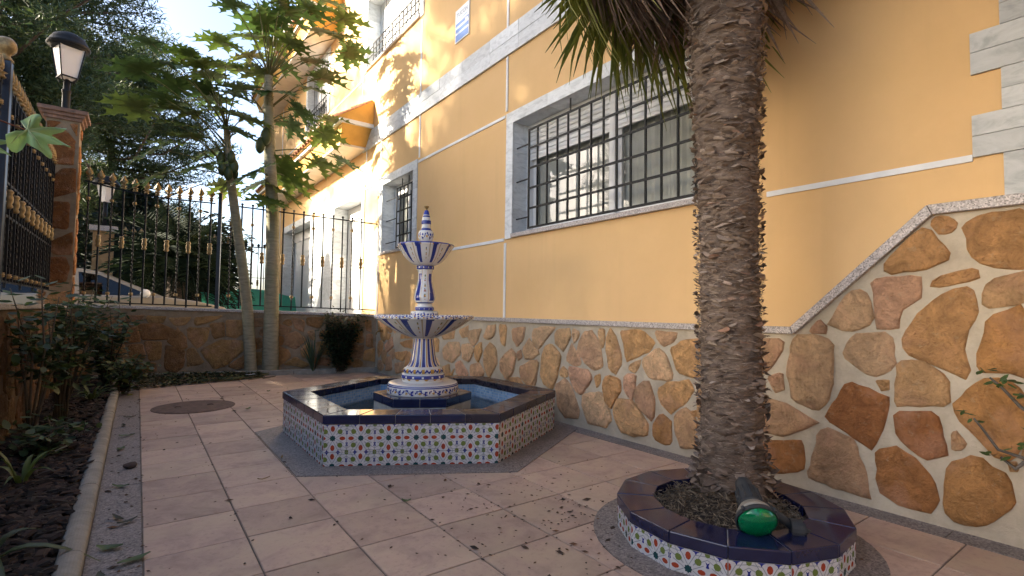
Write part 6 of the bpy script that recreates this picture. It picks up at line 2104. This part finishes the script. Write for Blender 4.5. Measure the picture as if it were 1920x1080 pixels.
DK = [(.008, .015, .007), (.014, .025, .011), (.024, .038, .015)]  # backlit darkness of the tree mass is put into these leaf colours
DKM = LEAFISL(DK)
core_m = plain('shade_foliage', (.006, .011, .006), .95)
def dense_tree(label, loc, rx, ry, h, n, seed, leaf=.2):
    r = random.Random(seed)
    t = thing('evergreen_tree', label, 'tree', loc)
    L0 = Vector(loc)
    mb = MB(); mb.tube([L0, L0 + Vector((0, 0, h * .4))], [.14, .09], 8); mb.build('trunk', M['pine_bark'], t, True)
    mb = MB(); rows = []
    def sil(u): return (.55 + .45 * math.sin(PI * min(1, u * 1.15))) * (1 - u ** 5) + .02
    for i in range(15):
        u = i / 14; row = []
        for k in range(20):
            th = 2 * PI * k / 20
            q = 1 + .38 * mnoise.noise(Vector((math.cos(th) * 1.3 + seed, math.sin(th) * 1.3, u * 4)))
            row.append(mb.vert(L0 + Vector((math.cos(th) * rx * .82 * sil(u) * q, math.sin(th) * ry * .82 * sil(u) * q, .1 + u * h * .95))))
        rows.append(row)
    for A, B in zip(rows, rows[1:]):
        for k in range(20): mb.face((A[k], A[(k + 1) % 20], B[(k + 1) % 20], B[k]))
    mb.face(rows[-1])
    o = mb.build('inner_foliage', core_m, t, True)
    mb = MB()
    for k in range(n):
        u = r.random() ** .9; th = r.uniform(0, 2 * PI); f = r.uniform(.78, 1.12)
        q = 1 + .38 * mnoise.noise(Vector((math.cos(th) * 1.3 + seed, math.sin(th) * 1.3, u * 4)))
        p = L0 + Vector((math.cos(th) * rx * sil(u) * q * f, math.sin(th) * ry * sil(u) * q * f, .1 + u * h * r.uniform(.97, 1.04)))
        a = Vector((math.cos(th) + r.uniform(-.8, .8), math.sin(th) + r.uniform(-.8, .8), r.uniform(-.6, .8))).normalized() * leaf * r.uniform(.5, 1.2)
        s_ = a.cross(Vector((r.uniform(-1, 1), r.uniform(-1, 1), r.uniform(-1, 1)))).normalized() * leaf * .16
        mb.face([mb.vert(p - a * .3), mb.vert(p + a * .3 - s_), mb.vert(p + a), mb.vert(p + a * .3 + s_)])
    o = mb.build('foliage', DKM, t); o['kind'] = 'stuff'
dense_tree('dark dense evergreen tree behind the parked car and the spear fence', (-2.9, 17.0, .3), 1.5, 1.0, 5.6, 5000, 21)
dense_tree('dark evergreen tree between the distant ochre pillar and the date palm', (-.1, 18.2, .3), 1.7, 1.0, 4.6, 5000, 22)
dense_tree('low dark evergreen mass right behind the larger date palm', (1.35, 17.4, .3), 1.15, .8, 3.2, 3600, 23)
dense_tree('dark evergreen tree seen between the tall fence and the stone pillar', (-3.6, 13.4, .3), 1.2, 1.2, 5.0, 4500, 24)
shrub('rose_bush', 'leggy rose bush with bare dark stems nearest the ochre side wall', 'bush', (-.66, 3.0, .03), 8, 300, (.22, .4, 1.25), .085, G1, 31, .45)
shrub('ground_cover', 'low leafy seedlings in the dark soil under the rose bushes', 'plant', (-.55, 2.5, .03), 16, 260, (.24, .5, .22), .07, G1, 32, .1)
def blades(name, label, loc, n, L, w, col, seed, arch=.6, upright=.9):
    r = random.Random(seed)
    t = thing(name, label, 'plant', loc)
    for k in range(n):
        th = r.uniform(0, 2 * PI) if n > 9 else 2 * PI * k / n + r.uniform(-.3, .3)
        l = L * r.uniform(.7, 1.15); up = upright * r.uniform(.75, 1.15)
        d = Vector((math.cos(th), math.sin(th), 0)); s = Vector((-d.y, d.x, 0))
        mb = MB(); prev = None
        for i in range(8):
            u = i / 7
            p = Vector(loc) + d * (.02 + l * u * (1 - up * .55) * (.6 + .6 * u)) + Vector((0, 0, l * (up * u - arch * u * u * .8)))
            ww = w * (.5 + .7 * math.sin(PI * min(1, u * .9 + .1))) * (1 - u ** 4) + .0006
            cur = (mb.vert(p - s * ww), mb.vert(p - Vector((0, 0, ww * .5))), mb.vert(p + s * ww))
            if prev: mb.face((prev[0], prev[1], cur[1], cur[0])); mb.face((prev[1], prev[2], cur[2], cur[1]))
            prev = cur
        mb.build('blade', M['leaf'], t, True, color=lum(col, r.uniform(.7, 1.35)))
blades('strap_leaf_plant', 'young green strap leaved plant growing in the bark by the left kerb', (-.56, 1.75, .05), 8, .36, .013, (.085, .12, .03), 1, .75, 1.05)
blades('strap_leaf_plant', 'old strap leaved plant with a long yellowing leaf bent over the near kerb', (-.52, .55, .04), 7, .46, .017, (.06, .08, .03), 8, 1.0, .85)
blades('iris_clump', 'upright clump of thin iris leaves left of the dark evergreen bush', (2.32, 6.46, .05), 34, .62, .008, (.055, .085, .045), 3, .15, 1.1)
blades('strap_leaf_plant', 'grassy strap leaved plant in the shade under the rose bush', (-.42, 4.9, .04), 22, .38, .010, (.07, .10, .03), 6, .8, .95)

# near climbing leaf that reaches in at the left
vn = thing('fig_sapling', 'large pale green lobed leaf on a thin red stalk reaching in at the left edge', 'sapling', (-.55, -1.15, .03))
mb = MB(); mb.tube([(-.55, -1.15, .03), (-.56, -1.1, .6), (-.55, -1.05, 1.1), (-.53, -1.0, 1.5), (-.52, -.98, 1.75)], [.012, .010, .008, .006, .003], 7); mb.build('stem', M['bark_obj'], vn, True, color=(.16, .10, .06))
def lobed(R0, seed):
    r = random.Random(seed)
    mb = MB(); c = mb.vert((0, 0, 0)); ids = []
    n = 5 * 8
    for k in range(n + 1):
        a = R_(-125 + 250 * k / n)
        lobe = abs(math.cos(2.5 * (a + R_(0)) * 360 / 360 * (1.0)))
        ph = (a + R_(125)) / R_(250) * 5
        f = .52 + .48 * abs(math.sin(PI * ph)) ** .75
        rad = R0 * f * (1 - .25 * (abs(a) / R_(125)) ** 2) * (1 + .04 * r.uniform(-1, 1))
        ids.append((mb.vert((rad * .55 * math.cos(a), rad * .55 * math.sin(a), .012 * math.sin(PI * 2 * ph))), mb.vert((rad * math.cos(a), rad * math.sin(a), -.08 * rad + .012 * math.sin(PI * 2 * ph)))))
    for A, B in zip(ids, ids[1:]):
        mb.face((c, A[0], B[0])); mb.face((A[0], A[1], B[1], B[0]))
    me = mb.mesh('leaf', M['leaf'], True)
    vb = MB()
    for k in range(5):
        a = R_(-125 + 250 * (k + .5) / 5); L = R0 * .85 * (1 - .25 * (abs(a) / R_(125)) ** 2)
        vb.tube([(0, 0, .003), (L * .55 * math.cos(a), L * .55 * math.sin(a), .004), (L * math.cos(a), L * math.sin(a), -.07 * L)], [.0022, .0016, .0008], 4)
    return me, vb.mesh('leaf_vein', M['leaf'])
lobe_me, vein_me = lobed(.078, 2)
rv = _r2; 
def near_leaf(p, nrm, xdir, sc, col, stem_from):
    z_ = Vector(nrm).normalized(); x_ = (Vector(xdir) - z_ * Vector(xdir).dot(z_)).normalized(); y_ = z_.cross(x_)
    mt = Matrix((x_, y_, z_)).transposed().to_4x4(); mt.translation = Vector(p)
    mt = mt @ Matrix.Scale(sc, 4)
    o = link('leaf', lobe_me, vn, mt, color=col); link('leaf_vein', vein_me, o, mt, color=(.30, .36, .16))
    mb = MB(); mb.tube([stem_from, (Vector(stem_from) + Vector(p)) / 2 + Vector((0, 0, .01)), p], [.0028, .0022, .0018], 5); mb.build('leaf_stalk', M['leaf'], o, True, color=(.22, .07, .05))
near_leaf((-.263, -.83, 1.456), (.15, -.75, .62), (.85, .1, -.28), 1.0, (.20, .30, .11), (-.53, -1.0, 1.48))
near_leaf((-.345, -.80, 1.425), (.1, -.7, .6), (.7, .2, -.55), .8, (.19, .28, .10), (-.55, -1.05, 1.30))
near_leaf((-.62, -.95, 1.62), (-.2, -.5, .8), (-.5, .5, 0), 1.0, (.11, .17, .05), (-.53, -1.0, 1.5))

# bougainvillea-like twig hanging in at the right
tw = thing('shrub', 'bare twisted twigs with few green leaves in front of the stone wall at right', 'shrub', (3.16, -2.0, 0))
TWP = [[(3.16, -2.0, 0), (3.15, -1.98, .25), (3.17, -1.90, .42), (3.17, -1.82, .45), (3.18, -1.72, .47), (3.18, -1.665, .56), (3.17, -1.64, .60)],
       [(3.15, -1.98, .25), (3.13, -1.97, .5), (3.16, -1.88, .62), (3.17, -1.80, .68), (3.17, -1.74, .76), (3.17, -1.70, .80)],
       [(3.17, -1.82, .45), (3.16, -1.78, .40), (3.17, -1.73, .44)], [(3.16, -1.88, .62), (3.15, -1.86, .70), (3.16, -1.80, .74)]]
mb = MB()
for pl in TWP: mb.tube(pl, [.011 * (1 - .7 * i / len(pl)) for i in range(len(pl))], 6)
mb.build('twigs', M['bark_obj'], tw, True, color=(.10, .085, .07))
TR = random.Random(3)
def small_leaf(p, a, l, col, parent, up=(0, 0, 1)):
    a = Vector(a).normalized(); s = a.cross(Vector(up)).normalized(); p = Vector(p)
    mb = MB()
    q = [p, p + a * l * .35 - s * l * .27, p + a * l * .7 - s * l * .22, p + a * l, p + a * l * .7 + s * l * .22, p + a * l * .35 + s * l * .27]
    ids = [mb.vert(v) for v in q]; m = mb.vert(p + a * l * .5 - Vector(up) * l * .08)
    for i in range(6): mb.face((ids[i], ids[(i + 1) % 6], m))
    return mb.build('leaf', M['leaf'], parent, True, color=col)
for c in ((3.17, -1.64, .61), (3.17, -1.70, .81), (3.17, -1.74, .78), (3.17, -1.73, .45), (3.16, -1.80, .745), (3.17, -1.82, .50), (3.16, -1.86, .60)):
    for k in range(6):
        small_leaf(Vector(c) + Vector((TR.uniform(-.03, .03), TR.uniform(-.045, .045), TR.uniform(-.03, .03))), (TR.uniform(-1, .3), TR.uniform(-1, 1), TR.uniform(-.5, .5)), TR.uniform(.03, .055), lum((.05, .09, .022), TR.uniform(.6, 1.5)), tw, (TR.uniform(-.8, 0), 0, 1))

# ------------------------------------------------------------------ things lying on the floor
DR = random.Random(17)
def flat_leaf(mb, p, a, l, w, curl, r):
    d = Vector((math.cos(a), math.sin(a), 0)); s = Vector((-d.y, d.x, 0)); prev = None
    for i in range(6):
        u = i / 5
        q = Vector(p) + d * l * (u - .5) + Vector((0, 0, .004 + curl * (2 * u - 1) ** 2 + r.uniform(0, .004)))
        ww = w * math.sin(PI * (.06 + .88 * u)) * (1.15 if i % 2 else .8)
        cur = (mb.vert(q - s * ww + Vector((0, 0, curl * .6))), mb.vert(q), mb.vert(q + s * ww + Vector((0, 0, curl * .4))))
        if prev: mb.face((prev[0], prev[1], cur[1], cur[0])); mb.face((prev[1], prev[2], cur[2], cur[1]))
        prev = cur
STRIP = 'fallen leaves along the granite strip'
FLOOR = 'fallen leaves on the floor tiles'
LEAVES = [(-.14, .30, .12, .04, 0, 'dark shrivelled leaf on the granite strip, the one nearest the camera', STRIP), (-.03, .41, .17, .06, 1, 'broad green leaf lying across the edge of granite strip and tiles', STRIP),
          (-.12, .60, .15, .06, 1, 'curled green leaf against the kerb, second from the near end', STRIP), (-.06, .90, .13, .04, 0, 'dark curled leaf in the middle of the granite strip before two crossed ones', STRIP),
          (-.10, .98, .16, .03, 0, 'long thin dark leaf crossing another on the granite strip', STRIP), (-.10, 1.55, .14, .04, 1, 'narrow green leaf on the granite strip in front of the loose stone', STRIP),
          (-.12, 2.55, .13, .055, 1, 'green leaf on the granite strip just beyond the loose stone', STRIP), (-.09, 3.02, .15, .05, 1, 'curled green leaf on the strip halfway to the bushy plant', STRIP),
          (-.12, 3.5, .12, .04, 0, 'small dark leaf against the kerb level with the drain cover', STRIP), (-.08, 3.9, .14, .05, 0, 'dark leaf at the far end of the granite strip beside the low bush', STRIP),
          (.93, 3.75, .13, .05, 1, 'green leaf on the tiles just right of the drain cover', FLOOR), (.62, 1.22, .10, .025, 2, 'dry yellow brown leaf in the middle of the left tile row', FLOOR),
          (.82, 1.66, .07, .02, 2, 'dry curled leaf near the granite skirt, left of the basin', FLOOR), (1.02, 1.72, .07, .02, 2, 'dry leaf lying on the granite skirt by the basin corner', FLOOR),
          (1.20, .38, .075, .035, 1, 'small green leaf alone on the tiles in front of the basin', FLOOR), (1.35, 4.9, .10, .04, 1, 'green leaf on the far tiles behind the left corner of the basin', FLOOR)]
for x, y, l, w, k, lab, grp in LEAVES:
    mb = MB(); flat_leaf(mb, (x, y, .002), DR.uniform(0, PI), l * .72, w * .42, .009, DR)
    c = [(.05, .05, .025), (.07, .11, .035), (.22, .14, .05)][k]
    o = mb.build('fallen_leaf', M['leaf'], None, True, color=c)
    tag(o, lab, 'leaf', grp)
# heap of cuttings along the far kerb
mb = MB()
for k in range(1500):
    x = DR.uniform(-.05, 1.55); yk = 7.0 - .24 * x
    f = DR.random() ** 1.6
    y = yk - .03 - f * (1.0 - .5 * x) - DR.uniform(0, .08)
    hmax = .10 * max(0, 1 - f) * (1.1 - .5 * x / 1.5)
    flat_leaf(mb, (x, y, .004 + DR.uniform(0, hmax)), DR.uniform(0, PI), DR.uniform(.03, .12), DR.uniform(.006, .028), DR.uniform(0, .02), DR)
for k in range(60):
    x = DR.uniform(0, 1.5); y = 7.0 - .24 * x - DR.uniform(.05, .75); a = DR.uniform(-.5, .8); L = DR.uniform(.1, .35)
    mb.tube([(x, y, .03), (x + L * math.cos(a), y + L * math.sin(a) * .5, .05)], .004, 4)
t = NT('cuttings'); geo = t.n('ShaderNodeNewGeometry')
t.base(t.ramp(geo.outputs['Random Per Island'], [(0, (.03, .04, .015)), (.3, (.05, .075, .025)), (.55, (.10, .085, .035)), (.75, (.14, .075, .04)), (.9, (.09, .12, .04)), (1, (.26, .20, .09))])); t.rough(.8)
M['cuttings'] = t.m
o = mb.build('leaf_litter', t.m, None, True); tag(o, 'heap of green and brown leaf cuttings swept along the far kerb', 'leaf litter', kind='stuff')
# crumbs and specks
mb = MB()
for k in range(900):
    q = DR.random()
    if q < .35: x, y = DR.gauss(1.75, .35), DR.gauss(-.35, .45)
    elif q < .5: x, y = DR.choice([0, .4, .8, 1.2]) + DR.gauss(0, .012), DR.uniform(-1, 5)
    elif q < .62: x, y = DR.uniform(-.18, 0), DR.uniform(-.5, 5)
    else: x, y = DR.uniform(0, 3.1), DR.uniform(-1.6, 5.5)
    if math.hypot(x - HC[0], y - HC[1]) < 1.25 or math.hypot(x - RC[0], y - RC[1]) < .54 or not -.19 < x < 3.3: continue
    s = DR.uniform(.003, .008) if DR.random() < .9 else DR.uniform(.008, .018); a = DR.uniform(0, PI)
    d = Vector((math.cos(a) * s * DR.uniform(1, 2.2), math.sin(a) * s * DR.uniform(1, 2), 0)); n_ = Vector((-d.y, d.x, 0)) * .5; p = Vector((x, y, .0055)); h = Vector((0, 0, s * .5))
    i = [mb.vert(v) for v in (p - d, p - n_, p + d, p + n_, p + h)]
    for a_, b_ in ((0, 1), (1, 2), (2, 3), (3, 0)): mb.face((i[a_], i[b_], i[4]))
t = NT('crumbs'); geo = t.n('ShaderNodeNewGeometry')
t.base(t.ramp(geo.outputs['Random Per Island'], [(0, (.03, .02, .014)), (.7, (.075, .042, .025)), (1, (.14, .07, .035))])); t.rough(.9)
o = mb.build('debris', t.m); tag(o, 'small dark seeds and crumbs scattered over the floor tiles', 'debris', kind='stuff')
# paper and a stone
mb = MB()
P5 = [(1.30, 6.52), (1.43, 6.60), (1.50, 6.50), (1.37, 6.42)]
mb.prism(P5, .052, .054); o = mb.build('paper_scrap', M['paper']); tag(o, 'white scrap of paper lying on the heap of cuttings', 'paper')
mb = MB()
bmv = []
for i in range(7):
    for k in range(10):
        ph, th = PI * i / 6, 2 * PI * k / 10
        d = Vector((math.sin(ph) * math.cos(th), math.sin(ph) * math.sin(th), math.cos(ph)))
        r_ = 1 + .25 * mnoise.noise(d * 1.7)
        bmv.append(mb.vert((-.055 + d.x * .042 * r_, 1.98 + d.y * .04 * r_, .02 + d.z * .02 * r_)))
for i in range(6):
    for k in range(10):
        mb.face((bmv[i * 10 + k], bmv[i * 10 + (k + 1) % 10], bmv[(i + 1) * 10 + (k + 1) % 10], bmv[(i + 1) * 10 + k]))
o = mb.build('loose_stone', mottled('dark_stone', (.07, .05, .045), .6, 20, .9, .5, 50, .004), None, True); tag(o, 'dark loose stone lying on the granite strip by the kerb', 'stone')
# thin pipe of the watering system in the bed
mb = MB(); mb.tube([(-.62, 2.2, .06), (-.52, 2.35, .07), (-.43, 2.55, .075), (-.40, 2.8, .06)], .006, 6)
o = mb.build('irrigation_pipe', mottled('pipe', (.10, .11, .12), .8, 9, .5, 0), None, True); tag(o, 'thin grey irrigation pipe lying on the bark mulch', 'pipe')
